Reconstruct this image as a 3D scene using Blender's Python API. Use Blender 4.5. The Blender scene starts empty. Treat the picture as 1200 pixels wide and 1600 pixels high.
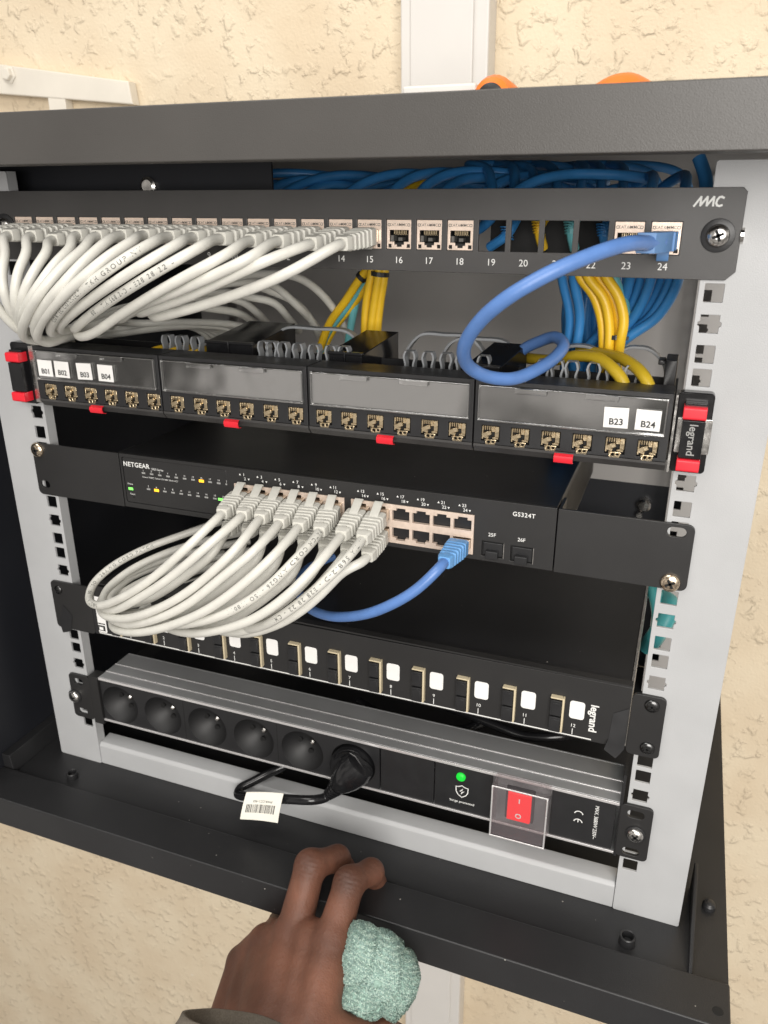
import bpy, math, random
from mathutils import Vector, Matrix
import numpy as np
random.seed(7)
sc = bpy.context.scene
C = sc.collection
MM = 0.001
PI = math.pi
V = Vector
# ------------------------------------------------------------------ camera (measured from the 19 inch rack hole pattern; millimetres)
FPX = 1241.567
RT = V((0.9355962946, 0.3530686168, -0.0014578874))
DN = V((0.1285711319, -0.3445403965, -0.9299254697))
FW = V((-0.3288298004, 0.8698473814, -0.3677451500))
CP = V((222.614, -458.186, 39.874))
cd = bpy.data.cameras.new('camera'); cam = bpy.data.objects.new('camera', cd); C.objects.link(cam)
cd.sensor_fit = 'HORIZONTAL'; cd.sensor_width = 36.0; cd.lens = FPX / 1200 * 36
cd.clip_start = 0.01; cd.clip_end = 50
m = Matrix.Identity(4)
for r in range(3):
    m[r][0] = RT[r]; m[r][1] = -DN[r]; m[r][2] = -FW[r]; m[r][3] = CP[r] * MM
cam.matrix_world = m
sc.camera = cam
cd.dof.use_dof = True; cd.dof.focus_distance = 0.50; cd.dof.aperture_fstop = 20.0

def P(px, py, y=None, x=None, z=None):
    """a place measured on the photograph, on the plane of known depth, in mm"""
    d = RT * ((px - 600) / FPX) + DN * ((py - 800) / FPX) + FW
    if y is not None: t = (y - CP.y) / d.y
    elif x is not None: t = (x - CP.x) / d.x
    else: t = (z - CP.z) / d.z
    return CP + d * t

# ------------------------------------------------------------------ world and lamps
w = bpy.data.worlds.new('World'); sc.world = w; w.use_nodes = True
nt = w.node_tree; nt.nodes.clear()
def wn(t, **k):
    n = nt.nodes.new(t)
    for a, b in k.items(): setattr(n, a, b)
    return n
tc = wn('ShaderNodeTexCoord'); sep = wn('ShaderNodeSeparateXYZ'); rmp = wn('ShaderNodeValToRGB')
nt.links.new(tc.outputs['Generated'], sep.inputs[0])
mp = wn('ShaderNodeMapRange'); mp.inputs[1].default_value = -1; mp.inputs[2].default_value = 1
nt.links.new(sep.outputs[2], mp.inputs[0]); nt.links.new(mp.outputs[0], rmp.inputs[0])
e = rmp.color_ramp.elements
e[0].position = 0.0; e[0].color = (0.42, 0.39, 0.36, 1)
e[1].position = 1.0; e[1].color = (1.0, 0.97, 0.92, 1)
q = e.new(0.40); q.color = (0.50, 0.47, 0.44, 1)
q = e.new(0.62); q.color = (0.75, 0.71, 0.66, 1)
nz = wn('ShaderNodeTexNoise'); nz.inputs['Scale'].default_value = 3.6; nz.inputs['Detail'].default_value = 1.5
nt.links.new(tc.outputs['Generated'], nz.inputs['Vector'])
nr = wn('ShaderNodeMapRange'); nr.inputs[1].default_value = 0.40; nr.inputs[2].default_value = 0.60; nr.inputs[3].default_value = 0.25; nr.inputs[4].default_value = 1.5
nt.links.new(nz.outputs[0], nr.inputs[0])
mx = wn('ShaderNodeVectorMath', operation='SCALE')
nt.links.new(rmp.outputs[0], mx.inputs[0]); nt.links.new(nr.outputs[0], mx.inputs['Scale'])
bg = wn('ShaderNodeBackground'); bg.inputs[1].default_value = 0.8
nt.links.new(mx.outputs[0], bg.inputs[0]); nt.links.new(bg.outputs[0], wn('ShaderNodeOutputWorld').inputs[0])

def area(name, loc, tgt, size, power, col):
    l = bpy.data.lights.new(name, 'AREA'); l.energy = power; l.color = col; l.shape = 'RECTANGLE'; l.size = size[0]; l.size_y = size[1]
    o = bpy.data.objects.new(name, l); C.objects.link(o); o.location = loc
    o.rotation_euler = (V(tgt) - V(loc)).to_track_quat('-Z', 'Y').to_euler()
    return o
area('window_light', (0.70, -1.65, 0.30), (0.0, 0.1, -0.30), (1.2, 1.2), 42, (1.0, 0.965, 0.92))
area('ceiling_light', (-0.6, -0.9, 1.7), (0.0, 0.2, -0.2), (1.3, 0.9), 19, (1.0, 0.97, 0.93))
sc.view_settings.view_transform = 'Standard'; sc.view_settings.look = 'None'
sc.view_settings.exposure = 0.0; sc.view_settings.gamma = 1.0; sc.view_settings.use_curve_mapping = False
sc.cycles.max_bounces = 8; sc.cycles.transparent_max_bounces = 12

# ------------------------------------------------------------------ materials
def mat(name, col, rough=0.5, metal=0.0, var=0.12, vscale=60, bump=0.0, bscale=900, dust=0.0, spec=0.5, rvar=0.1, coat=0.0, sss=0.0, dark=None):
    M = bpy.data.materials.new(name); M.use_nodes = True; t = M.node_tree; n = t.nodes; L = t.links
    b = n['Principled BSDF']
    co = n.new('ShaderNodeTexCoord')
    b.inputs['Metallic'].default_value = metal; b.inputs['Roughness'].default_value = rough
    b.inputs['Specular IOR Level'].default_value = spec
    if coat: b.inputs['Coat Weight'].default_value = coat; b.inputs['Coat Roughness'].default_value = 0.15
    if sss:
        b.inputs['Subsurface Weight'].default_value = sss; b.inputs['Subsurface Radius'].default_value = (0.004, 0.0015, 0.0008); b.inputs['Subsurface Scale'].default_value = 1.0
    no = n.new('ShaderNodeTexNoise'); no.inputs['Scale'].default_value = vscale; no.inputs['Detail'].default_value = 5
    L.new(co.outputs['Object'], no.inputs['Vector'])
    mr = n.new('ShaderNodeMapRange'); mr.inputs[1].default_value = 0.3; mr.inputs[2].default_value = 0.7
    mr.inputs[3].default_value = 1 - var; mr.inputs[4].default_value = 1 + var
    L.new(no.outputs[0], mr.inputs[0])
    sc_ = n.new('ShaderNodeVectorMath'); sc_.operation = 'SCALE'; sc_.inputs[0].default_value = col[:3]
    L.new(mr.outputs[0], sc_.inputs['Scale'])
    out = sc_.outputs[0]
    if dust:
        vo = n.new('ShaderNodeTexVoronoi'); vo.inputs['Scale'].default_value = 110
        wob = n.new('ShaderNodeVectorMath'); wob.operation = 'ADD'
        L.new(co.outputs['Object'], wob.inputs[0]); n2 = n.new('ShaderNodeTexNoise'); n2.inputs['Scale'].default_value = 2500
        L.new(co.outputs['Object'], n2.inputs['Vector']); s2 = n.new('ShaderNodeVectorMath'); s2.operation = 'SCALE'; s2.inputs['Scale'].default_value = 0.0006
        L.new(n2.outputs[1], s2.inputs[0]); L.new(s2.outputs[0], wob.inputs[1]); L.new(wob.outputs[0], vo.inputs['Vector'])
        sx = n.new('ShaderNodeSeparateColor'); L.new(vo.outputs['Color'], sx.inputs[0])
        a = n.new('ShaderNodeMath'); a.operation = 'MULTIPLY'; L.new(sx.outputs[0], a.inputs[0]); a.inputs[1].default_value = 0.06
        lt = n.new('ShaderNodeMath'); lt.operation = 'LESS_THAN'; L.new(vo.outputs['Distance'], lt.inputs[0]); L.new(a.outputs[0], lt.inputs[1])
        gt = n.new('ShaderNodeMath'); gt.operation = 'GREATER_THAN'; L.new(sx.outputs[1], gt.inputs[0]); gt.inputs[1].default_value = 1 - dust
        mu = n.new('ShaderNodeMath'); mu.operation = 'MULTIPLY'; L.new(lt.outputs[0], mu.inputs[0]); L.new(gt.outputs[0], mu.inputs[1])
        mi = n.new('ShaderNodeMix'); mi.data_type = 'RGBA'; L.new(mu.outputs[0], mi.inputs['Factor']); L.new(out, mi.inputs['A']); mi.inputs['B'].default_value = (0.35, 0.33, 0.3, 1)
        out = mi.outputs['Result']
    L.new(out, b.inputs['Base Color'])
    if rvar:
        r2 = n.new('ShaderNodeMapRange'); r2.inputs[1].default_value = 0.3; r2.inputs[2].default_value = 0.7
        r2.inputs[3].default_value = max(0.02, rough - rvar); r2.inputs[4].default_value = min(1, rough + rvar)
        n3 = n.new('ShaderNodeTexNoise'); n3.inputs['Scale'].default_value = vscale * 0.6; n3.inputs['Detail'].default_value = 6
        L.new(co.outputs['Object'], n3.inputs['Vector']); L.new(n3.outputs[0], r2.inputs[0]); L.new(r2.outputs[0], b.inputs['Roughness'])
    if bump:
        nb = n.new('ShaderNodeTexNoise'); nb.inputs['Scale'].default_value = bscale; nb.inputs['Detail'].default_value = 2
        L.new(co.outputs['Object'], nb.inputs['Vector'])
        bu = n.new('ShaderNodeBump'); bu.inputs['Strength'].default_value = bump; bu.inputs['Distance'].default_value = 0.0003
        L.new(nb.outputs[0], bu.inputs['Height']); L.new(bu.outputs[0], b.inputs['Normal'])
    return M
def emis(name, col, s):
    M = bpy.data.materials.new(name); M.use_nodes = True; b = M.node_tree.nodes['Principled BSDF']
    b.inputs['Base Color'].default_value = (*[c_ * .12 for c_ in col], 1); b.inputs['Emission Color'].default_value = (*col, 1); b.inputs['Roughness'].default_value = 0.4; b.inputs['Emission Strength'].default_value = s
    return M
def clear(name, col, gl, rough=0.04, edge=0.6):
    M = bpy.data.materials.new(name); M.use_nodes = True; t = M.node_tree; n = t.nodes; n.clear()
    o = n.new('ShaderNodeOutputMaterial'); tr = n.new('ShaderNodeBsdfTransparent'); tr.inputs[0].default_value = (*col, 1)
    g = n.new('ShaderNodeBsdfGlossy'); g.inputs['Roughness'].default_value = rough; g.inputs[0].default_value = (0.95, 0.95, 0.95, 1)
    tcw = n.new('ShaderNodeTexCoord'); nw = n.new('ShaderNodeTexNoise'); nw.inputs['Scale'].default_value = 15; bw = n.new('ShaderNodeBump'); bw.inputs['Strength'].default_value = .4; bw.inputs['Distance'].default_value = .004
    t.links.new(tcw.outputs['Object'], nw.inputs['Vector']); t.links.new(nw.outputs[0], bw.inputs['Height']); t.links.new(bw.outputs[0], g.inputs['Normal'])
    lw = n.new('ShaderNodeLayerWeight'); lw.inputs[0].default_value = 0.35
    mr = n.new('ShaderNodeMapRange'); mr.inputs[3].default_value = gl; mr.inputs[4].default_value = edge
    t.links.new(lw.outputs['Fresnel'], mr.inputs[0])
    mi = n.new('ShaderNodeMixShader'); t.links.new(mr.outputs[0], mi.inputs[0]); t.links.new(tr.outputs[0], mi.inputs[1]); t.links.new(g.outputs[0], mi.inputs[2])
    t.links.new(mi.outputs[0], o.inputs[0])
    return M

K = {}
K['black'] = mat('black_powder_coat', (0.017, 0.017, 0.018), 0.42, var=0.10, vscale=25, bump=0.35, bscale=1800, dust=0.5, rvar=0.06)
K['cover'] = mat('lit_black_powder_coat', (0.064, 0.060, 0.056), 0.40, var=0.08, vscale=14, bump=0.35, bscale=1600, rvar=0.06)  # black coat with the light on the top cover put into its colour
K['mmc'] = mat('charcoal_panel_coat', (0.046, 0.044, 0.043), 0.42, var=0.08, vscale=30, bump=0.3, bscale=2500, rvar=0.05)
K['panel'] = mat('panel_black_coat', (0.020, 0.0195, 0.0195), 0.40, var=0.08, vscale=30, bump=0.3, bscale=2500, rvar=0.05)
K['chassis'] = mat('satin_black_steel', (0.014, 0.014, 0.015), 0.34, var=0.1, vscale=20, bump=0.2, bscale=2500, dust=0.45, rvar=0.05)
K['plastic'] = mat('black_plastic', (0.017, 0.017, 0.018), 0.38, var=0.1, vscale=80, bump=0.15, bscale=1500, rvar=0.08)
K['gloss'] = mat('glossy_black_plastic', (0.010, 0.010, 0.011), 0.18, var=0.1, vscale=80)
K['matte'] = mat('matte_black_socket', (0.010, 0.010, 0.0105), 0.55, var=0.1, vscale=80, rvar=0.05)
K['void'] = mat('dark_opening', (0.004, 0.004, 0.004), 0.7, var=0.05)
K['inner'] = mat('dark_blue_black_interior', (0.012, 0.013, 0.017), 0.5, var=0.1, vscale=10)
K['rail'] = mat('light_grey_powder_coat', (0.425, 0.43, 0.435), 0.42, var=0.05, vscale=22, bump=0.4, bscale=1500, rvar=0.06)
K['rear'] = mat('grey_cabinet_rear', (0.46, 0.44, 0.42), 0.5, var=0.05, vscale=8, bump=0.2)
K['wcord'] = mat('white_cord_jacket', (0.62, 0.61, 0.56), 0.42, var=0.06, vscale=90, bump=0.25, bscale=500, rvar=0.1)
K['wboot'] = mat('white_boot_plastic', (0.58, 0.57, 0.52), 0.45, var=0.04, vscale=200, bump=0.1)
K['bcord'] = mat('blue_cord_jacket', (0.095, 0.20, 0.47), 0.36, var=0.07, vscale=90, bump=0.2, bscale=600)
K['bboot2'] = mat('dusty_blue_boot', (0.10, 0.22, 0.44), 0.42, var=0.05)
K['bboot'] = mat('light_blue_boot_plastic', (0.13, 0.33, 0.64), 0.4, var=0.05, vscale=200)
K['bluec'] = mat('blue_network_cable', (0.035, 0.20, 0.48), 0.38, var=0.12, vscale=60, bump=0.2)
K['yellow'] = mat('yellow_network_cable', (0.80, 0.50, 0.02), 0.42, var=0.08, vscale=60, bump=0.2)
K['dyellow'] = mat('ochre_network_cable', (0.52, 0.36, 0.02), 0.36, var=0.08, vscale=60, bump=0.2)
K['teal'] = mat('pale_teal_cable', (0.13, 0.42, 0.45), 0.4, var=0.08, vscale=60)
K['aqua'] = mat('aqua_fibre_jacket', (0.07, 0.38, 0.40), 0.35, var=0.08, vscale=60)
K['zamac'] = mat('warm_metal_jack', (0.76, 0.62, 0.52), 0.36, metal=0.35, var=0.08, vscale=300, bump=0.2)
K['gold'] = mat('yellow_chromate_metal', (0.68, 0.55, 0.36), 0.24, metal=0.9, var=0.15, vscale=400, bump=0.3, bscale=800)
K['steel'] = mat('bright_steel', (0.72, 0.70, 0.67), 0.22, metal=1.0, var=0.12, vscale=300)
K['nickel'] = mat('nickel_shield', (0.62, 0.57, 0.50), 0.2, metal=1.0, var=0.1, vscale=300)
K['brass'] = mat('champagne_screw', (0.80, 0.66, 0.50), 0.2, metal=1.0, var=0.15, vscale=500)
K['darkmetal'] = mat('black_oxide_screw', (0.10, 0.10, 0.10), 0.25, metal=1.0, var=0.2, vscale=500)
K['cream'] = mat('cream_adapter_edge', (0.62, 0.53, 0.36), 0.45, var=0.05)
K['alu'] = mat('brushed_aluminium', (0.52, 0.525, 0.53), 0.38, metal=0.6, var=0.05, vscale=40, rvar=0.06)
K['aluline'] = mat('bright_aluminium_edge', (0.82, 0.80, 0.80), 0.25, metal=0.6, var=0.03)
K['red'] = mat('red_latch_plastic', (0.72, 0.020, 0.035), 0.35, var=0.05)
K['print'] = mat('white_print', (0.72, 0.72, 0.70), 0.6, var=0.03)
K['printdim'] = mat('faint_grey_print', (0.30, 0.30, 0.29), 0.6, var=0.03)
K['ink'] = mat('grey_jacket_ink', (0.13, 0.13, 0.12), 0.6, var=0.2, vscale=2000)
K['blackink'] = mat('black_ink', (0.03, 0.03, 0.03), 0.6)
K['paper'] = mat('white_sticker_paper', (0.78, 0.77, 0.75), 0.55, var=0.03, bump=0.2, bscale=600)
K['flag'] = mat('cream_label_paper', (0.78, 0.76, 0.68), 0.5, var=0.03)
K['combgrey'] = mat('grey_comb_plastic', (0.23, 0.24, 0.25), 0.4, var=0.06)
K['lip'] = mat('paler_black_lip', (0.045, 0.043, 0.042), 0.4, var=0.15, vscale=60)  # sloped lower lip, a paler black than the module body
K['winback'] = mat('dark_label_field', (0.11, 0.107, 0.10), 0.3, var=0.2, vscale=20)
K['orange'] = mat('orange_handle_plastic', (0.85, 0.20, 0.02), 0.35, var=0.05)
K['whitepaint'] = mat('cream_white_paint', (0.76, 0.71, 0.62), 0.45, var=0.05, vscale=15, bump=0.6, bscale=90)
K['trunk'] = mat('white_trunking_plastic', (0.70, 0.675, 0.64), 0.38, var=0.03, vscale=10)
K['sleeve'] = mat('taupe_sleeve_fabric', (0.17, 0.145, 0.115), 0.9, var=0.2, vscale=900, bump=1.0, bscale=2200)
K['green'] = emis('green_led', (0.01, 0.75, 0.05), 1.0)
K['amber'] = emis('amber_led', (1.0, 0.42, 0.02), 3.0)
K['greendim'] = emis('small_green_led', (0.25, 1.0, 0.15), 1.6)
K['redlit'] = emis('lit_red_rocker', (0.95, 0.003, 0.006), 1.1)
K['window'] = clear('clear_polycarbonate', (0.86, 0.86, 0.85), 0.36, 0.05, 0.8)
K['winrim'] = clear('clear_polycarbonate_edge', (0.80, 0.80, 0.79), 0.42, 0.10, 0.9)
def frosted():
    M = bpy.data.materials.new('frosted_clear_guard'); M.use_nodes = True; t = M.node_tree; n = t.nodes; b = n['Principled BSDF']
    b.inputs['Base Color'].default_value = (0.40, 0.37, 0.39, 1); b.inputs['Roughness'].default_value = 0.35
    tr = n.new('ShaderNodeBsdfTransparent'); tr.inputs[0].default_value = (0.95, 0.93, 0.93, 1)
    mi = n.new('ShaderNodeMixShader'); mi.inputs[0].default_value = 0.09
    t.links.new(tr.outputs[0], mi.inputs[1]); t.links.new(b.outputs[0], mi.inputs[2]); t.links.new(mi.outputs[0], n['Material Output'].inputs[0])
    return M
K['frost'] = frosted()

# ------------------------------------------------------------------ mesh helpers, all in world millimetres
WO = {}                                            # world origin of every object
class MB:
    def __init__(s): s.v = []; s.f = []; s.m = []
    def add(s, vs, fs, mi=0, fn=None):
        o = len(s.v)
        s.v += [V(fn(*p)) if fn else V(p) for p in vs]
        for f in fs: s.f.append([o + i for i in f]); s.m.append(mi)
        return s
    def box(s, x0, x1, y0, y1, z0, z1, mi=0, fn=None):
        vs = [(x, y, z) for z in (z0, z1) for y in (y0, y1) for x in (x0, x1)]
        return s.add(vs, [(0, 2, 3, 1), (4, 5, 7, 6), (0, 1, 5, 4), (2, 6, 7, 3), (0, 4, 6, 2), (1, 3, 7, 5)], mi, fn)
    def loft(s, rings, mi=0, cap=True, closed=True):
        n = len(rings[0]); o = len(s.v)
        for r in rings: s.v += [V(p) for p in r]
        for i in range(len(rings) - 1):
            for j in range(n if closed else n - 1):
                a = o + i * n + j; b = o + i * n + (j + 1) % n
                s.f.append([a, b, b + n, a + n]); s.m.append(mi)
        if cap:
            s.f.append([o + j for j in range(n)][::-1]); s.m.append(mi)
            s.f.append([o + (len(rings) - 1) * n + j for j in range(n)]); s.m.append(mi)
        return s
    def lathe(s, c, axis, prof, seg=20, mi=0, cap=True):
        ax = V(axis).normalized(); u = ax.orthogonal().normalized(); w_ = ax.cross(u)
        return s.loft([[V(c) + ax * h + (u * math.cos(2 * PI * k / seg) + w_ * math.sin(2 * PI * k / seg)) * r for k in range(seg)] for h, r in prof], mi, cap)
    def build(s, name, mats, parent=None, origin=None, bevel=0, angle=22, smooth=True, link=True):
        if origin is None: origin = WO[parent.name] if parent else V((0, 0, 0))
        origin = V(origin)
        me = bpy.data.meshes.new(name)
        me.from_pydata([tuple((p - origin) * MM) for p in s.v], [], s.f)
        mats = mats if isinstance(mats, (list, tuple)) else [mats]
        for x in mats: me.materials.append(K[x] if isinstance(x, str) else x)
        me.polygons.foreach_set('material_index', s.m)
        me.update()
        import bmesh
        bm = bmesh.new(); bm.from_mesh(me); bmesh.ops.remove_doubles(bm, verts=bm.verts, dist=1e-7)
        bmesh.ops.recalc_face_normals(bm, faces=bm.faces); bm.to_mesh(me); bm.free()
        if smooth:
            me.polygons.foreach_set('use_smooth', [True] * len(me.polygons)); me.set_sharp_from_angle(angle=math.radians(angle))
        ob = put(me, name, parent, origin)
        if bevel:
            b = ob.modifiers.new('edge', 'BEVEL'); b.width = bevel * MM; b.segments = 2; b.limit_method = 'ANGLE'; b.angle_limit = math.radians(40)
            if smooth and len(s.f) < 400: wn_ = ob.modifiers.new('normals', 'WEIGHTED_NORMAL'); wn_.keep_sharp = False
        return ob
def put(me, name, parent, origin):
    ob = bpy.data.objects.new(name, me); C.objects.link(ob)
    origin = V(origin); WO[ob.name] = origin
    if parent: ob.parent = parent; ob.location = (origin - WO[parent.name]) * MM
    else: ob.location = origin * MM
    return ob
def tag(o, label, cat, group=None, kind=None):
    if label: o['label'] = label
    if cat: o['category'] = cat
    if group: o['group'] = group
    if kind: o['kind'] = kind
    return o
def thing(name, loc, label, cat, group=None):
    o = bpy.data.objects.new(name, None); C.objects.link(o); o.empty_display_size = 0.01
    o.location = V(loc) * MM; WO[o.name] = V(loc)
    return tag(o, label, cat, group)

_cache = {}
def shape2d(loops, depth, bevel=0.0):
    """filled 2D outline with holes, extruded: verts (u, v, w), w from 0 to depth"""
    cu = bpy.data.curves.new('tmp', 'CURVE'); cu.dimensions = '2D'; cu.fill_mode = 'BOTH'
    cu.extrude = max(depth / 2 - bevel, 0); cu.bevel_depth = bevel; cu.bevel_resolution = 1; cu.offset = -bevel
    for lp in loops:
        sp = cu.splines.new('POLY'); sp.points.add(len(lp) - 1); sp.use_cyclic_u = True
        for i, (x, y) in enumerate(lp): sp.points[i].co = (x, y, 0, 1)
    o = bpy.data.objects.new('tmp', cu); me = bpy.data.meshes.new_from_object(o)
    vs = [(v.co.x, v.co.y, v.co.z + depth / 2) for v in me.vertices]; fs = [tuple(p.vertices) for p in me.polygons]
    bpy.data.objects.remove(o); bpy.data.curves.remove(cu); bpy.data.meshes.remove(me)
    return vs, fs
def text2d(s, size, align='CENTER', bold=0.0, shear=0.0, space=1.0):
    k = (s, size, align, bold, shear, space)
    if k in _cache: return _cache[k]
    cu = bpy.data.curves.new('tmp', 'FONT'); cu.body = s; cu.size = size; bold = bold * size / 4.5; cu.align_x = align; cu.align_y = 'CENTER'
    cu.offset = bold; cu.shear = shear; cu.space_character = space; cu.resolution_u = 3; cu.fill_mode = 'FRONT'
    o = bpy.data.objects.new('tmp', cu); me = bpy.data.meshes.new_from_object(o)
    r = ([(v.co.x, v.co.y, 0.0) for v in me.vertices], [tuple(p.vertices) for p in me.polygons])
    bpy.data.objects.remove(o); bpy.data.curves.remove(cu); bpy.data.meshes.remove(me)
    _cache[k] = r
    return r
def rrect(x0, x1, z0, z1, r=1.0, n=4):
    p = []
    for cx, cz, a0 in ((x1 - r, z1 - r, 0), (x0 + r, z1 - r, 90), (x0 + r, z0 + r, 180), (x1 - r, z0 + r, 270)):
        for k in range(n + 1):
            a = math.radians(a0 + 90 * k / n); p.append((cx + r * math.cos(a), cz + r * math.sin(a)))
    return p
def circ(x, z, r, n=20): return [(x + r * math.cos(2 * PI * k / n), z + r * math.sin(2 * PI * k / n)) for k in range(n)]
def facing(y0): return lambda u, v, w_: (u, y0 + w_, v)          # (x, z, depth) plate whose front is at y0
def plate(mb, loops, y0, depth, bevel=0.2, mi=0):
    vs, fs = shape2d(loops, depth, bevel); return mb.add(vs, fs, mi, facing(y0))
def text(mb, s, x, z, size, y, mi=0, align='CENTER', bold=0.0, shear=0.0, rot=0.0, space=1.0):
    vs, fs = text2d(s, size, align, bold, shear, space); c, n = math.cos(rot), math.sin(rot)
    return mb.add(vs, fs, mi, lambda u, v, w_: (x + u * c - v * n, y, z + u * n + v * c))
def crom(pts, step=2.2):
    p = [V(a) for a in pts]; p = [p[0] * 2 - p[1]] + p + [p[-1] * 2 - p[-2]]; out = []
    for i in range(1, len(p) - 2):
        a, b, c, d = p[i - 1:i + 3]; n = max(2, int((c - b).length / step))
        t0 = 0.0; t1 = max((b - a).length, .1) ** .5; t2 = t1 + max((c - b).length, .1) ** .5; t3 = t2 + max((d - c).length, .1) ** .5
        for k in range(n):
            t = t1 + (t2 - t1) * k / n
            A1 = a * ((t1 - t) / (t1 - t0)) + b * ((t - t0) / (t1 - t0)); A2 = b * ((t2 - t) / (t2 - t1)) + c * ((t - t1) / (t2 - t1)); A3 = c * ((t3 - t) / (t3 - t2)) + d * ((t - t2) / (t3 - t2))
            B1 = A1 * ((t2 - t) / (t2 - t0)) + A2 * ((t - t0) / (t2 - t0)); B2 = A2 * ((t3 - t) / (t3 - t1)) + A3 * ((t - t1) / (t3 - t1))
            out.append(B1 * ((t2 - t) / (t2 - t1)) + B2 * ((t - t1) / (t2 - t1)))
    out.append(p[-2]); return out
def tube(mb, pts, r, seg=14, mi=0, smooth=2, raw=False):
    q = list(pts) if raw else crom(pts)
    for _ in range(smooth):
        q = [q[0]] + [(q[i - 1] + q[i] * 2 + q[i + 1]) / 4 for i in range(1, len(q) - 1)] + [q[-1]]
    t = (q[1] - q[0]).normalized(); n = t.orthogonal().normalized(); rings = []
    for i, c in enumerate(q):
        t2 = (q[min(i + 1, len(q) - 1)] - q[max(i - 1, 0)])
        if t2.length > 1e-6: t = t2.normalized()
        n = (n - t * n.dot(t)).normalized(); b = t.cross(n)
        rr = r(i / (len(q) - 1)) if callable(r) else r
        rings.append([c + (n * math.cos(2 * PI * k / seg) + b * math.sin(2 * PI * k / seg)) * rr for k in range(seg)])
    mb.loft(rings, mi); return q
def wrap_text(mb, q, r, s, s0, size=2.6, mi=1, flip=False, off=0.0):
    """lettering printed round a cable along its own path q"""
    d = [0.0]
    for i in range(1, len(q)): d.append(d[-1] + (q[i] - q[i - 1]).length)
    vs, fs = text2d(s, size, 'LEFT', 0.04, 0.0, 1.45); out = []
    for u, v, _ in vs:
        a = s0 - u if flip else s0 + u
        a = min(max(a, 0.01), d[-1] - 0.01); i = int(np.searchsorted(d, a)) - 1; i = max(0, min(i, len(q) - 2))
        k = (a - d[i]) / max(d[i + 1] - d[i], 1e-6); c = q[i].lerp(q[i + 1], k)
        t = (q[min(i + 2, len(q) - 1)] - q[max(i - 1, 0)]).normalized()
        o = (CP - c); o = (o - t * o.dot(t)).normalized(); b = o.cross(t)
        if flip: b = -b
        an = v / r + off
        out.append(tuple(c + (o * math.cos(an) + b * math.sin(an)) * (r + 0.07)))
    mb.add(out, fs, mi)

def phillips(parent, x, y, z, r, material, dome=2.2, washer=0.0, tilt=0.0):
    mb = MB()
    if washer: mb.lathe((x, y, z), (0, -1, 0), [(0, washer), (0.8, washer), (1.0, washer - 0.4)], 28, 1)
    b = y - (1.0 if washer else 0)
    vs = []; n = 24; prof = [(0, r), (dome * .35, r), (dome * .7, r * .85), (dome * .95, r * .55), (dome, r * .30)]
    mb.lathe((x, b, z), (0, -1, 0), prof, n, 0)
    o = mb.build('screw', [material, 'plastic'], parent, origin=(x, y, z), angle=50)
    cr = MB()
    for k in range(2):
        a = tilt + k * PI / 2; c_, s_ = math.cos(a), math.sin(a)
        cr.box(-r * .52, r * .52, -0.5, 0.12, -r * .13, r * .13, 0, lambda u, d_, v_, c_=c_, s_=s_: (x + u * c_ - v_ * s_, b - dome + 0.0 + d_ * 1.0 - 0.02 if False else b - dome - 0.03 + d_ * 0.3, z + u * s_ + v_ * c_))
    cr.build('drive_recess', 'void', o, origin=(x, y, z))
    return o

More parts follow.
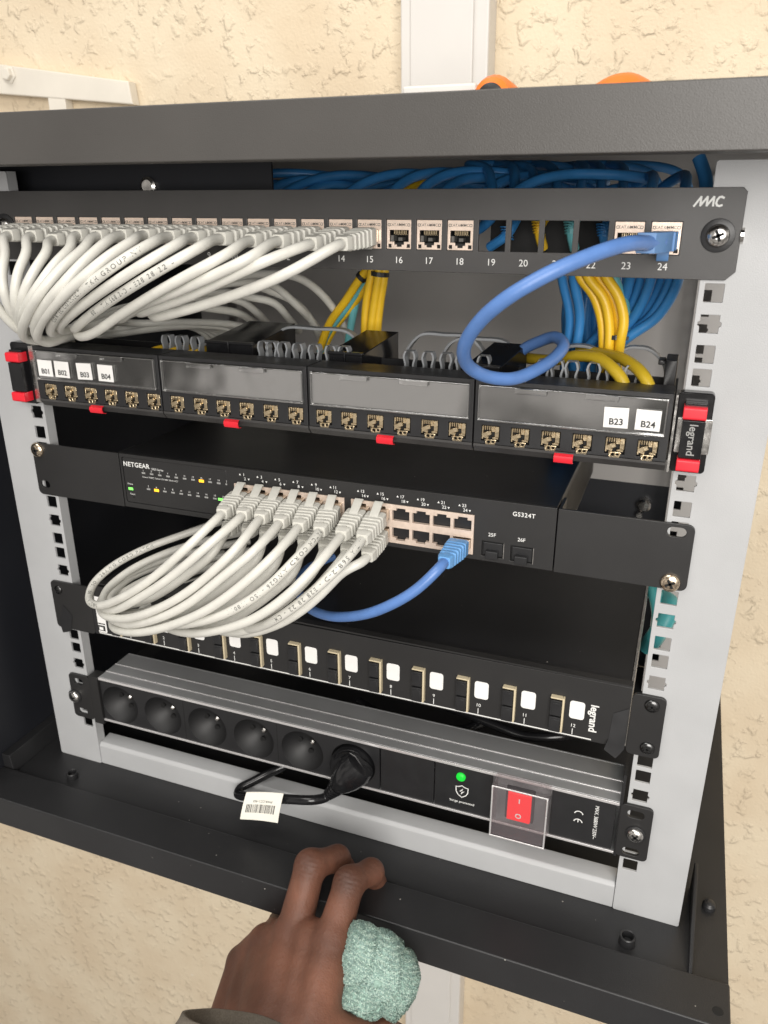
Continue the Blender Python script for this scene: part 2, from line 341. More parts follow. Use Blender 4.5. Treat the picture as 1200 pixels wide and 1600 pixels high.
# ================================================================== SETTING: wall
def stucco():
    M = bpy.data.materials.new('textured_beige_plaster'); M.use_nodes = True; t = M.node_tree; n = t.nodes; L = t.links; b = n['Principled BSDF']
    co = n.new('ShaderNodeTexCoord'); b.inputs['Roughness'].default_value = 0.75
    def noise(s, det, dist=0.0, off=(0, 0, 0), sc3=(1, 1, 1)):
        m_ = n.new('ShaderNodeMapping'); m_.inputs['Location'].default_value = off; m_.inputs['Scale'].default_value = sc3
        L.new(co.outputs['Object'], m_.inputs[0]); x = n.new('ShaderNodeTexNoise'); x.inputs['Scale'].default_value = s; x.inputs['Detail'].default_value = det; x.inputs['Distortion'].default_value = dist
        L.new(m_.outputs[0], x.inputs['Vector']); return x.outputs[0]
    def rng(i, a, c, d=0.0, e_=1.0):
        m_ = n.new('ShaderNodeMapRange'); m_.interpolation_type = 'SMOOTHSTEP'; L.new(i, m_.inputs[0])
        for k, v_ in zip((1, 2, 3, 4), (a, c, d, e_)): m_.inputs[k].default_value = v_
        return m_.outputs[0]
    def op(o_, a, c):
        m_ = n.new('ShaderNodeMath'); m_.operation = o_
        for k, v_ in enumerate((a, c)):
            if isinstance(v_, (int, float)): m_.inputs[k].default_value = v_
            else: L.new(v_, m_.inputs[k])
        return m_.outputs[0]
    blobs = rng(noise(66, 4, 0.25), 0.52, 0.68)
    mask = rng(noise(11, 2, 0.3, (3, 1, 2)), 0.30, 0.56)
    pits = rng(noise(85, 3, 0.2, (5, 2, 9)), 0.26, 0.40, -0.7, 0.0)
    fine = noise(330, 3)
    h = op('ADD', op('MULTIPLY', blobs, op('ADD', mask, 0.15)), op('MULTIPLY', pits, op('MULTIPLY', mask, 0.8)))
    h = op('ADD', h, op('MULTIPLY', fine, 0.35)); h = op('ADD', h, op('MULTIPLY', noise(22, 3), 0.8))
    bu = n.new('ShaderNodeBump'); bu.inputs['Strength'].default_value = 0.7; bu.inputs['Distance'].default_value = 0.0024
    L.new(h, bu.inputs['Height']); L.new(bu.outputs[0], b.inputs['Normal'])
    cr = n.new('ShaderNodeMix'); cr.data_type = 'RGBA'; cr.inputs['A'].default_value = (0.70, 0.575, 0.41, 1); cr.inputs['B'].default_value = (0.77, 0.66, 0.49, 1)
    L.new(rng(noise(9, 5), 0.3, 0.7), cr.inputs['Factor'])
    sp = n.new('ShaderNodeMix'); sp.data_type = 'RGBA'; L.new(cr.outputs['Result'], sp.inputs['A']); sp.inputs['B'].default_value = (0.82, 0.76, 0.66, 1)
    L.new(rng(noise(26, 2, 0.4, (8, 8, 1)), 0.735, 0.76), sp.inputs['Factor']); L.new(sp.outputs['Result'], b.inputs['Base Color'])
    return M
WY = 400
mb = MB(); mb.box(-1800, 1800, WY, WY + 100, -2600, 1200)
wall = mb.build('wall', stucco(), origin=(0, WY, -2600)); tag(wall, 'beige textured plaster wall behind the black cabinet', None, kind='structure')

# vertical trunking behind the cabinet
tl = [P(655, 0, y=WY - 30), P(652, 1600, y=WY - 30)]
tk = thing('cable_trunking', (-20, WY, -1400), 'white plastic cable trunking running up the wall behind the cabinet', 'trunking')
def lean(u, y, z): return (u - 22 - (z - 190) * 0.0125, y, z)
mb = MB(); mb.box(-51, 36, WY - 30, WY - 0.5, -1400, 700, 0, lean); mb.build('trunking_base', 'trunk', tk, bevel=2)
mb = MB(); mb.box(-40, 22, WY - 34, WY - 30.05, -1400, 700, 0, lean); mb.build('trunking_lid', 'trunk', tk, bevel=1.5)

# painted mounting bracket top left
br = thing('wall_bracket', P(100, 140, y=WY), 'cream painted steel bracket bolted to the wall at the top left', 'bracket')
a0, a1, b1, b0 = P(-260, 66, y=385), P(200, 127, y=385), P(207, 163, y=385), P(-260, 126, y=385)
mb = MB(); vs, fs = shape2d([[(a0.x, a0.z), (a1.x, a1.z), (b1.x, b1.z), (b0.x, b0.z)]], 14, 1.2); mb.add(vs, fs, 0, facing(385)); mb.build('bracket_arm', 'whitepaint', br)
mb = MB(); c = P(92, 168, y=388); mb.box(c.x - 13, c.x + 12, 386, 399, c.z - 40, c.z + 16); mb.build('bracket_upright', 'whitepaint', br, bevel=1)
c = P(13, 116, y=384); mb = MB(); mb.lathe((c.x, 385, c.z), (0, -1, 0), [(0, 10.5), (1.5, 10.5), (1.6, 7.5), (6, 7.3), (7, 6)], 6, 0); mb.build('bolt', 'whitepaint', br, bevel=0.6)

# ================================================================== WALL CABINET
FZ = -437.0
cab = thing('wall_cabinet', (0, 150, FZ - 2), 'open black network wall cabinet with light grey rack rails', 'cabinet')
# top cover: front lip, sheet, side lips, return
mb = MB()
mb.box(-302, 302, -72, -70, 57.5, 84.6); mb.box(-302, 302, -70, 338, 82.6, 84.6)
mb.box(-302, 302, -70, -52, 57.5, 59.0); mb.box(-302, -300, -70, 338, 57.5, 82.6); mb.box(300, 302, -70, 338, 57.5, 82.6)
mb.build('top_cover', 'cover', cab, bevel=0.9)
mb = MB(); mb.box(-262, -38, 30, 32, 40, 76); mb.build('top_brace', 'inner', cab)
# bottom tray
mb = MB()
mb.box(-302, 302, -38.5, 338, FZ - 2, FZ)
mb.build('tray_floor', 'black', cab, bevel=0)
mb = MB(); mb.box(-302, 302, -72, -38.7, -461, -432); mb.build('tray_front_beam', 'black', cab, bevel=1.2)
mb = MB(); mb.box(-302, -300, -70, 338, FZ - 20, 57); mb.build('left_side_panel', 'inner', cab)
mb = MB()
for y0, y1, zz in ((-38, 60, 12), ):
    mb.add([(-300, y0, FZ), (-300, y1 + 220, FZ), (-300, y1 + 220, FZ + 18), (-300, y0, FZ + 18), (-289, y0, FZ), (-289, y1 + 220, FZ), (-291, y1 + 220, FZ + 18), (-291, y0, FZ + 18)],
           [(0, 1, 2, 3), (4, 7, 6, 5), (0, 3, 7, 4), (3, 2, 6, 7), (1, 5, 6, 2), (0, 4, 5, 1)])
mb.build('side_flange', 'black', cab, bevel=0.6)
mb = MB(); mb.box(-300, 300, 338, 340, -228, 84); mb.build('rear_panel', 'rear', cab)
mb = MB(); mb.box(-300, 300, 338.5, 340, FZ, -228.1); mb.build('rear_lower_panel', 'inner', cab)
# gusset on the right of the tray
mb = MB()
mb.add([(277, -38, FZ), (277, 40, FZ), (277, 40, FZ + 24), (277, 26, FZ + 24), (277, -36, FZ + 3), (279.5, -38, FZ), (279.5, 40, FZ), (279.5, 40, FZ + 24), (279.5, 26, FZ + 24), (279.5, -36, FZ + 3)],
       [(0, 1, 2, 3, 4), (9, 8, 7, 6, 5), (0, 4, 9, 5), (4, 3, 8, 9), (3, 2, 7, 8), (2, 1, 6, 7)])
mb.build('gusset', 'black', cab, bevel=0.5)
c = P(1088, 1372, x=283); mb = MB(); mb.lathe(c, (1, 0, 0), [(-4, 6.5), (2, 6.5), (3, 5)], 16); mb.build('side_bolt', 'steel', cab)
def dome(px, py, r, h, hollow=False):
    c = P(px, py, z=FZ + h * .5); mb = MB()
    if hollow: mb.lathe((c.x, c.y, FZ), (0, 0, 1), [(0, r), (h, r * .95), (h + .6, r * .86), (h + .2, r * .72), (1.5, r * .62), (1.3, 2.2), (2.6, 2.0), (2.7, 0.2)], 24)
    else: mb.lathe((c.x, c.y, FZ), (0, 0, 1), [(0, r), (h * .5, r), (h * .85, r * .75), (h, r * .3)], 20)
    return mb.build('rubber_buffer', 'plastic', cab, origin=(c.x, c.y, FZ))
dome(1108, 1413, 4.6, 6); dome(980, 1468, 5.6, 6.5, True); dome(113, 1211, 5, 5, True)
for px, py in ((1122, 1580),):
    c = P(px, py, z=-431.8); mb = MB(); mb.lathe((c.x, c.y, -432), (0, 0, 1), [(0.0, 3.4), (0.15, 3.2)], 18); mb.build('screw_hole', 'void', cab)
# rails with square holes
def hole_z():
    z = 44.45; out = []
    for u in range(-1, 10):
        for k, d in enumerate((6.35, 22.225, 38.1)): out.append((-(u * 44.45 + d), k))
    return [(a, k) for a, k in out if a > -396 and a < 52]
def rail(sx, y0, name, zb=FZ, x_in=225, x_out=270, mt='rail'):
    lo, hi = min(sx * x_in, sx * x_out), max(sx * x_in, sx * x_out)
    loops = [rrect(lo, hi, zb, 57, 1.5)]
    for z, k in hole_z():
        cx = sx * 232.55; h = 4.75
        if k == 1: loops.append([(cx - h, z - h), (cx + h, z - h), (cx + h, z - 1.6), (cx + h + 1.1, z - 0.8), (cx + h + 1.1, z + .8), (cx + h, z + 1.6), (cx + h, z + h), (cx - h, z + h), (cx - h, z + 1.6), (cx - h - 1.1, z + .8), (cx - h - 1.1, z - .8), (cx - h, z - 1.6)])
        else: loops.append(rrect(cx - h, cx + h, z - h, z + h, 0.5, 2))
    mb = MB(); plate(mb, loops, y0, 2.0, 0.25)
    xo = sx * x_out; mb.box(min(xo, xo - sx * 2), max(xo, xo - sx * 2), y0 + 2.02, y0 + 30, zb, 57)
    xi = sx * x_in; mb.box(min(xi, xi + sx * 1.5), max(xi, xi + sx * 1.5), y0 + 2.02, y0 + 9, zb, 57)
    return mb.build(name, mt, cab)
rail(1, 0, 'rack_rail'); rail(-1, 0, 'rack_rail')
rail(1, 290, 'rear_rail', mt='rear'); rail(-1, 290, 'rear_rail', mt='rear')
# grey cross beam
mb = MB()
mb.add([(-225, .6, FZ), (224.8, .6, FZ), (224.8, .6, -417.5), (-225, .6, -417.5), (-225, 3, -415), (224.8, 3, -415), (-225, 16, -414), (224.8, 16, -414), (-225, 16, FZ), (224.8, 16, FZ)],
       [(0, 1, 2, 3), (3, 2, 5, 4), (4, 5, 7, 6), (6, 7, 9, 8), (0, 3, 4, 6, 8), (1, 9, 7, 5, 2), (0, 8, 9, 1)])
mb.build('cross_beam', 'rail', cab, bevel=0.8)
# screw seen on the rear, upper left and right
for px, py, y, r in ((1006, 789, 335, 7),):
    c = P(px, py, y=y); mb = MB(); mb.lathe((c.x, 338, c.z), (0, -1, 0), [(0, r), (6, r), (8, r * .7)], 18); mb.lathe((c.x - 3, 338, c.z - 10), (0, -1, 0), [(0, 3), (9, 3)], 10); mb.build('rear_bolt', 'steel', cab)
c = P(232, 291, y=28); mb = MB(); mb.lathe((c.x, 30, c.z), (0, -1, 0), [(0, 6), (3, 6), (4, 4)], 16); mb.build('brace_bolt', 'steel', cab)

# ================================================================== MMC PATCH PANEL
pp = thing('patch_bay', (0, 0, 0), 'black 24 port patch panel with white numbers at the top of the rack', 'patch panel')
JX = [205.5 - 18.27 * (24 - i) for i in range(1, 25)]
ZJ0, ZJ1 = 12.0, 28.3
outer = [(-241.3, 2), (-239.3, 0), (236.8, 0.2), (241.3, 4.5), (241.3, 42.5), (239.3, 44.5), (-239.3, 44.5), (-241.3, 42.5)]
mb = MB(); plate(mb, [outer] + [[(x - 7.6, ZJ0), (x + 7.6, ZJ0), (x + 7.6, ZJ1), (x - 7.6, ZJ1)] for x in JX], -2, 1.95, 0.25)
mb.box(-222, 222, 0, 26, 43, 44.4); mb.box(-222, 222, 0, 12, 0.2, 1.4)
mb.build('faceplate', 'mmc', pp)
mb = MB(); mb.box(102, 180, 46, 50, 2, 38); mb.build('shade_backing', 'void', pp)  # dark sheet added behind the empty openings in place of their shade
mb = MB(); mb.lathe((241.0, 0, 21.9), (1, 0, 0), [(0, 4), (1.6, 4)], 16); mb.build('slot_liner', 'steel', pp)
phillips(pp, 230.5, -2, 21.9, 5.6, 'steel', 3.0, washer=8.2, tilt=0.4)
phillips(pp, -230.5, -2, 21.9, 5.6, 'steel', 3.0, washer=8.2, tilt=0.1)
# jack prototype, around (0,0) = jack centre bottom
def jack_mesh():
    mb = MB()
    hole = [(-5.9, 4.2), (-3.0, 4.2), (-3.0, 2.6), (-1.6, 2.6), (-1.6, 1.4), (1.6, 1.4), (1.6, 2.6), (3.0, 2.6), (3.0, 4.2), (5.9, 4.2), (5.9, 10.6), (-5.9, 10.6)]
    plate(mb, [rrect(-7.4, 7.4, 0.2, 16.1, 0.4, 2), hole, [(-6.7, .9), (-4.6, .9), (-4.6, 2.9), (-6.7, 2.9)], [(4.6, .9), (6.7, .9), (6.7, 2.9), (4.6, 2.9)]], -1.2, 1.5, 0.15, 0)
    mb.add([(-6.9, .35, .6), (6.9, .35, .6), (6.9, .35, 3.6), (-6.9, .35, 3.6)], [(0, 1, 2, 3)], 1)
    for a in ((-6, -6, 1.2, 11), (6, 6, 1.2, 11)): mb.add([(a[0], .32, a[2]), (a[0], 15, a[2]), (a[0], 15, a[3]), (a[0], .32, a[3])], [(0, 1, 2, 3)], 1)
    mb.add([(-6, .32, 11), (6, .32, 11), (6, 15, 11), (-6, 15, 11)], [(0, 1, 2, 3)], 1)
    mb.add([(-6, .4, 1.2), (6, .4, 1.2), (6, 15, 1.2), (-6, 15, 1.2)], [(0, 1, 2, 3)], 1); mb.add([(-6, 11, 1), (6, 11, 1), (6, 11, 11), (-6, 11, 11)], [(0, 1, 2, 3)], 1)
    for k in range(8): x = -3.6 + k * 1.03; mb.box(x - .22, x + .22, 2.5, 9, 7.6 + 0.2, 8.1, 2); mb.box(x - .22, x + .22, 1.2, 2.5, 8.3, 10.4, 2)
    mb.box(-5.7, -4.0, 1, 8, 4.3, 7.6, 3); mb.box(-1.5, 1.0, 2, 9, 4.6, 6.4, 3)
    for s_ in (-6.0, 6.0): plate(mb, [rrect(s_ - .8, s_ + .8, 12.6, 14.2, .3, 1), rrect(s_ - .5, s_ + .5, 12.9, 13.9, .2, 1)], -1.28, .06, 0, 3)
    text(mb, 'CAT.6A', -2.4, 13.4, 2.0, -1.25, 3, bold=0.02); text(mb, 'MMC', 2.6, 13.4, 2.2, -1.25, 3, bold=0.02)
    return mb
src = jack_mesh().build('keystone_jack', ['zamac', 'void', 'gold', 'winback'], pp, origin=(0, 0, 0))
first = True
for i in list(range(1, 19)) + [23, 24]:
    o = WO[src.name]; loc = V((JX[i - 1], 0, ZJ0))
    if first: src.location = loc * MM; WO[src.name] = loc; first = False
    else: put(src.data, 'keystone_jack', pp, loc)
mb = MB()
for i, x in enumerate(JX): text(mb, str(i + 1), x + 0.2, 6.0, 5.2, -2.06)
mb.build('lettering', 'print', pp)
mb = MB()                                            # slanted maker's mark
def stroke(mb, pts, wdt, y, mi=0, closed=False):
    for a, b in zip(pts[:-1], pts[1:]):
        a, b = V((a[0], 0, a[1])), V((b[0], 0, b[1])); d = (b - a).normalized(); nrm = V((-d.z, 0, d.x)) * wdt / 2; a -= d * wdt * .3; b += d * wdt * .3
        stroke.k += 1; yy = y - 0.002 * (stroke.k % 12)
        mb.add([(a + nrm).to_tuple(), (b + nrm).to_tuple(), (b - nrm).to_tuple(), (a - nrm).to_tuple()], [(0, 1, 2, 3)], mi, lambda p, q_, r_: (p, yy, r_))
stroke.k = 0
x0 = 217.2; h = 4.4; zb = 35.7
stroke(mb, [(x0, zb), (x0 + 3.0, zb + h), (x0 + 3.0, zb + .3), (x0 + 6.0, zb + h), (x0 + 6.0, zb + .3), (x0 + 9.0, zb + h), (x0 + 9.0, zb + .2)], 1.0, -2.07)
stroke(mb, [(x0 + 13.6, zb + 3.9), (x0 + 12.6, zb + 4.4), (x0 + 11.5, zb + 4.2), (x0 + 10.6, zb + 3.0), (x0 + 10.3, zb + 1.5), (x0 + 10.8, zb + .4), (x0 + 12.0, zb + 0.1), (x0 + 13.1, zb + .5)], 1.0, -2.07)
mb.build('maker_mark', 'print', pp)

# ================================================================== plugs and cords
def boot(parent, A, B, up, ca, body, metal=0.0, long_latch=True):
    """RJ45 plug from jack mouth A to cable end B"""
    A, B, up = V(A), V(B), V(up); d = (B - A).normalized(); L = (B - A).length
    s = d.cross(up).normalized(); u = s.cross(d).normalized()
    F = lambda a, b, c: tuple(A + s * a + d * b + u * c)
    mb = MB(); mb.box(-5.8, 5.8, -6, metal + 3.5, -3.4, 3.2, 0, F); mb.build('metal_shield', 'nickel', parent, bevel=0.3)
    m0 = metal + 1.5; mb = MB()
    def ring(t, w_, h0, h1): return [F(-w_ * .78, t, h1), F(-w_, t, h1 - .9), F(-w_, t, h0 + .9), F(-w_ * .78, t, h0), F(w_ * .78, t, h0), F(w_, t, h0 + .9), F(w_, t, h1 - .9), F(w_ * .78, t, h1)]
    prof = [(m0, 6.6, -5.2, 5.0), (m0 + 6.5, 6.6, -5.2, 5.0)]
    n = 5; t0 = m0 + 6.5; t1 = L - 2.5; st = (t1 - t0) / n
    for k in range(n):
        f = k / n; wa = 6.5 - 1.9 * f; ha = 5.2 - 1.2 * f
        prof += [(t0 + st * (k + .08), wa - 1.6, -ha + 1.5, ha - 1.5), (t0 + st * (k + .42), wa - 1.6, -ha + 1.5, ha - 1.5), (t0 + st * (k + .5), wa, -ha, ha), (t0 + st * (k + .97), wa - .2, -ha + .1, ha - .1)]
    prof += [(L + .5, 3.7, -3.6, 3.6)]
    mb.loft([ring(*p) for p in prof]); mb.box(-1.7, 1.7, t0, t1 - 1, -4.2, 4.2, 0, F)
    mb.build('strain_relief_boot', body, parent, bevel=0.25, angle=30)
    mb = MB(); k = 1.0
    if long_latch: pr_ = [(m0 + 7, 3.9), (m0 + 5, 5.2), (m0 + 1.5, 6.6), (m0 - 3, 8.6), (m0 - 5.5, 9.3), (m0 - 6.6, 8.2)]
    else: pr_ = [(m0 + 6, 4.0), (m0 + 3, 5.6), (m0 - 1, 6.6), (m0 - 3.5, 6.2)]
    rings = [[F(-3.0, t, h_ - .7), F(3.0, t, h_ - .7), F(3.0, t, h_ + .6), F(-3.0, t, h_ + .6)] for t, h_ in pr_]
    mb.loft(rings); mb.build('latch', body, parent, bevel=0.4)
    return d
def cord(name, label, cat, group, A, B, up, path, mats, r=3.25, metal=0.0, texts=(), long_latch=True):
    o = thing(name, A, label, cat, group)
    boot(o, A, B, up, None, mats[1], metal, long_latch)
    A, B = V(A), V(B); d = (B - A).normalized()
    mb = MB(); q = tube(mb, [B - d * 6, B, B + d * 6] + [V(p) for p in path], r, 14, 0, smooth=8)
    for tx in texts: wrap_text(mb, q, r, tx[0], tx[1], tx[2] if len(tx) > 2 else 3.6, 1, tx[3] if len(tx) > 3 else False, tx[4] if len(tx) > 4 else 0.0)
    mb.build('cord_jacket', [mats[0], 'ink'], o, angle=60)
    return o
def z1(x, y, d): return P(x / 2, 80 + y / 2, y=d)          # points read on an enlarged crop, at depth d
TOP = {  # jack: (boot tip px, [crop points with depth])
 15: ((534, 381), [(900, 693, -72), (760, 752, -72), (640, 792, -60), (540, 820, -48), (485, 832, -36), (474, 818, -24), (500, 795, -6), (600, 752, 20), (760, 700, 50), (922, 704, 80), (990, 744, 95), (1052, 818, 112), (1086, 890, 130), (1098, 930, 150)]),
 14: ((486, 381), [(820, 660, -80), (700, 715, -82), (580, 770, -72), (480, 805, -55), (436, 818, -40), (440, 800, -22), (520, 780, 0), (640, 740, 30), (760, 722, 60), (832, 744, 85), (922, 784, 105), (980, 852, 125), (1012, 930, 150)]),
 13: ((435, 377), [(790, 640, -84), (690, 690, -92), (560, 748, -86), (430, 800, -66), (380, 835, -45), (370, 830, -25), (450, 790, 0), (620, 740, 30), (780, 720, 60), (854, 732, 85), (934, 800, 105), (990, 862, 135)]),
 12: ((392, 376), [(720, 628, -80), (620, 682, -96), (500, 748, -96), (380, 822, -76), (290, 882, -54), (252, 892, -40), (252, 872, -20), (380, 830, 10), (560, 770, 40), (700, 752, 65), (786, 770, 85), (854, 784, 95), (906, 840, 115), (934, 874, 140)]),
 11: ((345, 373), [(630, 610, -78), (540, 660, -98), (430, 725, -100), (330, 790, -84), (262, 842, -60), (235, 868, -38), (250, 850, -10), (400, 800, 30), (600, 770, 60), (746, 778, 85), (804, 818, 105), (844, 862, 130)]),
 10: ((303, 371), [(560, 600, -76), (470, 652, -98), (370, 715, -104), (270, 785, -90), (205, 838, -68), (186, 862, -50), (205, 872, -30), (330, 830, 10), (500, 790, 40), (674, 806, 75), (746, 818, 95), (810, 862, 125)]),
 9: ((265, 370), [(480, 596, -74), (400, 642, -98), (300, 712, -108), (215, 785, -96), (165, 848, -72), (160, 880, -50), (200, 872, -25), (320, 850, 20), (420, 850, 80)]),
 8: ((226, 368), [(420, 590, -70), (340, 640, -96), (250, 715, -110), (165, 800, -100), (122, 862, -78), (118, 900, -58), (150, 912, -40), (215, 888, -15), (300, 860, 30), (380, 860, 90)]),
 7: ((190, 368), [(340, 590, -66), (270, 650, -92), (190, 735, -108), (130, 812, -96), (108, 870, -72), (130, 905, -50), (200, 895, -20), (300, 870, 40), (340, 880, 100)]),
 6: ((152, 369), [(270, 610, -66), (200, 670, -92), (130, 750, -106), (88, 822, -92), (70, 872, -70), (78, 898, -52), (130, 905, -30), (200, 900, 0), (240, 900, 60)]),
 5: ((120, 368), [(225, 610, -62), (175, 660, -84), (120, 735, -98), (82, 800, -90), (68, 850, -66), (85, 890, -40), (130, 900, 0), (160, 910, 60)]),
 4: ((83, 375), [(150, 622, -66), (110, 680, -84), (78, 745, -92), (64, 808, -82), (62, 850, -62), (84, 886, -36), (120, 895, 0), (140, 905, 50)]),
 3: ((49, 369), [(86, 622, -64), (56, 690, -82), (46, 755, -88), (52, 812, -76), (62, 856, -56), (90, 885, -30), (116, 895, 10), (130, 900, 50)]),
 2: ((13, 368), [(18, 625, -62), (6, 690, -80), (12, 750, -84), (32, 808, -74), (56, 846, -56), (90, 880, -30), (110, 890, 10), (120, 900, 50)]),
 1: ((-20, 368), [(-50, 640, -62), (-50, 720, -80), (-22, 778, -82), (20, 834, -70), (60, 872, -54), (96, 884, -30), (115, 890, 10), (125, 900, 50)]),
}
TTX = {11: [('11801 / TIA 568.2-D - E28 28/22 -', 132, 4.0, True), ], 9: [('COMTEC CONNECT / TKH GROUP NV', 128, 3.8, True)], 10: []}
WHERE = {1: 'leftmost', 2: 'second', 3: 'third', 4: 'fourth', 5: 'fifth', 6: 'sixth', 7: 'seventh', 8: 'eighth', 9: 'ninth', 10: 'tenth', 11: 'eleventh', 12: 'twelfth', 13: 'thirteenth', 14: 'fourteenth', 15: 'fifteenth'}
TLAB = {15: 'rightmost white patch cord of the top panel, in port 15', 14: 'white patch cord in port 14, looping low just left of the port 15 cord',
        11: 'white patch cord of the top panel printed 568.2-D, eleventh port from the left', 9: 'white patch cord of the top panel with printed lettering, ninth port from the left', 1: 'white patch cord cut off by the left picture edge, first port of the top panel'}
for j, (tip, pts) in TOP.items():
    A = V((JX[j - 1], -1, ZJ0 + 7.3)); B = P(*tip, y=-40)
    tx = []
    for t_ in TTX.get(j, []): tx.append(t_)
    cord('patch_cable', TLAB.get(j, 'white patch cord in the %s port from the left of the top patch panel' % WHERE[j]), 'patch cord', 'white patch cords', A, B, (0, 0, -1),
         [z1(a_, b_, d_ if d_ > -40 else -40 + (d_ + 40) * .62) for a_, b_, d_ in pts] + ([V((-165 + j * 7, 115, -62)), V((-160 + j * 7, 140, -120))] if j < 10 else []), ('wcord', 'wboot'), 3.0, 4.0 if j == 15 else 0.5, tx, False)

# ---- blue cord of port 24 (top panel)
bp = [(1012, 379, -46), (980, 381, -56), (913, 403, -74), (847, 433, -84), (790, 467, -86), (747, 505, -78), (725, 543, -66), (732, 572, -50), (760, 588, -38), (800, 592, -28), (840, 577, -12), (868, 558, 4), (881, 540, 16), (868, 527, 30), (842, 534, 42), (815, 548, 50), (800, 570, 55)]
o = thing('patch_cable', (JX[23], -1, 19), 'blue patch cord looping down from port 24 of the top patch panel', 'patch cord', 'blue patch cords')
A = V((JX[23], -1, 19.3)); B = V((JX[23] + 2, -20, 19.5))
F = lambda a, b, c: (A.x + a, A.y - b, A.z + c)
mb = MB(); mb.box(-5.8, 5.8, -6, 5, -3.4, 3.2, 0, F); mb.build('metal_shield', 'zamac', o, bevel=.3)
mb = MB(); mb.loft([[F(-w_, t, -h_), F(w_, t, -h_), F(w_, t, h_), F(-w_, t, h_)] for t, w_, h_ in ((3, 6.2, 4.5), (8, 6.2, 4.5), (8.5, 5.6, 4.2), (17, 5.4, 4.6))])
mb.loft([[F(a_ - 4.6, t, -4.6), F(a_ + 4.2, t, -4.6), F(a_ + 4.2, t, 5), F(a_ - 4.6, t, 5)] for t, a_ in ((16, .2), (24, -.8), (32, -3.5), (38, -7))])
mb.build('strain_relief_boot', 'bboot2', o, bevel=1.6)
mb = MB(); mb.loft([[F(-3, t, h_), F(3, t, h_), F(3, t + 1.6, h_ + .3), F(-3, t + 1.6, h_ + .3)] for t, h_ in ((8, -4), (10, -5.5), (10, -8), (8.5, -10))]); mb.build('latch', 'bboot2', o, bevel=.4)
mb = MB(); tube(mb, [V((JX[23] - 1, -28, 19.8)), V((JX[23] - 6, -38, 19.5))] + [P(a, b, y=c) for a, b, c in bp[1:]], 3.6, 16); mb.build('cord_jacket', 'bcord', o, angle=60)

# ================================================================== rear solid cables
def cable(label, pts, r, material, group, name='network_cable', cat='cable'):
    mb = MB(); tube(mb, pts, r, 10, 0); o = mb.build(name, material, None, origin=pts[0], angle=60)
    return tag(o, label, cat, group)
random.seed(3)
fan = [(878, 430, 66), (896, 430, 60), (965, 428, 74), (985, 432, 66), (1002, 432, 70), (1018, 433, 62), (1034, 436, 72), (1048, 436, 64), (1060, 438, 58)]
fanb = [(884, 560), (897, 562), (902, 572), (908, 560), (918, 566), (928, 560), (938, 556), (952, 552), (962, 548)]
labs = ['blue cable leftmost of the bundle hanging behind port 22', 'blue cable second from the left in the hanging bundle, left of the yellow cables']
for i, ((a, b, d), (a2, b2)) in enumerate(zip(fan, fanb)):
    top = P(a, b - 35, y=d - 10); mid = P(a * .6 + a2 * .4 + (8 if i > 1 else 10), (b + b2) / 2, y=d + 8)
    lo = P(a2, b2, y=d + 12)
    tail = V((150 + i * 5 + (0 if i > 1 else -6), 92 + (i % 3) * 8, -118)); t2 = V((135 + i * 3, 140, -128)); t3 = V((90 + i * 4, 190, -130))
    cable(labs[i] if i < 2 else 'blue cable fanning down from behind port %d of the patch panel' % (23 if i < 6 else 24) if False else 'blue cable in the bundle hanging right of the yellow cables below port 24', [V((a * 0 + top.x - 20 + i * 3, d + 5, 30)), top, P(a, b, y=d), mid, lo, tail, t2, t3], 3.2, 'bluec', 'blue cables hanging behind the patch panel')
# filler blues deeper
for i in range(6):
    x = 142 + i * 5; cable('blue cable deep in the shadow behind the hanging yellow cables', [V((x + 10, 100, 35)), V((x + 6, 105, 0)), V((x, 112, -30)), V((x + 2, 115, -60)), V((x + 4, 135, -100)), V((x - 20, 170, -128))], 3.2, 'bluec', 'blue cables in the shadow')
# arcs above the panel: from jacks 1-18, 23, 24 backwards and to the right
for k, i in enumerate(list(range(2, 19)) + [23, 24]):
    x = JX[i - 1]; up_ = random.uniform(46, 56); dx = random.uniform(20, 46); yb = random.uniform(48, 92)
    if i < 23: pts = [V((x, 16, 21)), V((x + 4, 34, 24)), V((x + dx * .5, yb - 10, up_ - 8)), V((x + dx, yb + 12, up_)), V((x + dx + 50, yb + 40, up_ - random.uniform(0, 8))), V((min(x + 150, 150) + random.uniform(-12, 12), yb + 50, 38 + random.uniform(-4, 10))), V((158 + random.uniform(-10, 10), yb + 52, 10)), V((150 + random.uniform(-8, 8), yb + 45, -40)), V((160, 130, -110))]
    else: pts = [V((x, 16, 21)), V((x + 3, 36, 26)), V((x + 5, 60, 44)), V((x + 2, 90, 52)), V((x - 14, 110, 40)), V((x - 26, 116, 0)), V((x - 40, 120, -60))]
    cable('blue cable arching over the back of patch panel port %d' % i, pts, 3.2, 'bluec', 'blue cables above the patch panel')
for k in range(7):
    a = P(770 + k * 34, 300, y=60 + k * 6); b = P(735 + k * 40 + random.uniform(-30, 20), 258, y=110 + k * 8)
    cable('blue cable crossing the slot under the cabinet top above port %d' % (19 + k % 4), [a + V((6, -14, -14)), a, (a + b) / 2 + V((4, 0, 5)), b, b + V((-40 if k % 2 else 46, 30, -6)), b + V((-70 if k % 2 else 60, 55, -45))], 3.2, 'bluec', 'blue cables crossing the top slot')
cable('short yellow cable peeking between blue cables in the top slot', [P(636, 300, y=70), P(650, 288, y=80), P(672, 280, y=95), P(700, 300, y=110)], 3.2, 'yellow', 'yellow network cables')
cable('blue cable coming down at the right end of the top slot', [P(1092, 246, y=40), P(1098, 262, y=38), P(1103, 280, y=34), P(1104, 300, y=30)], 3.6, 'bluec', 'blue cables crossing the top slot')
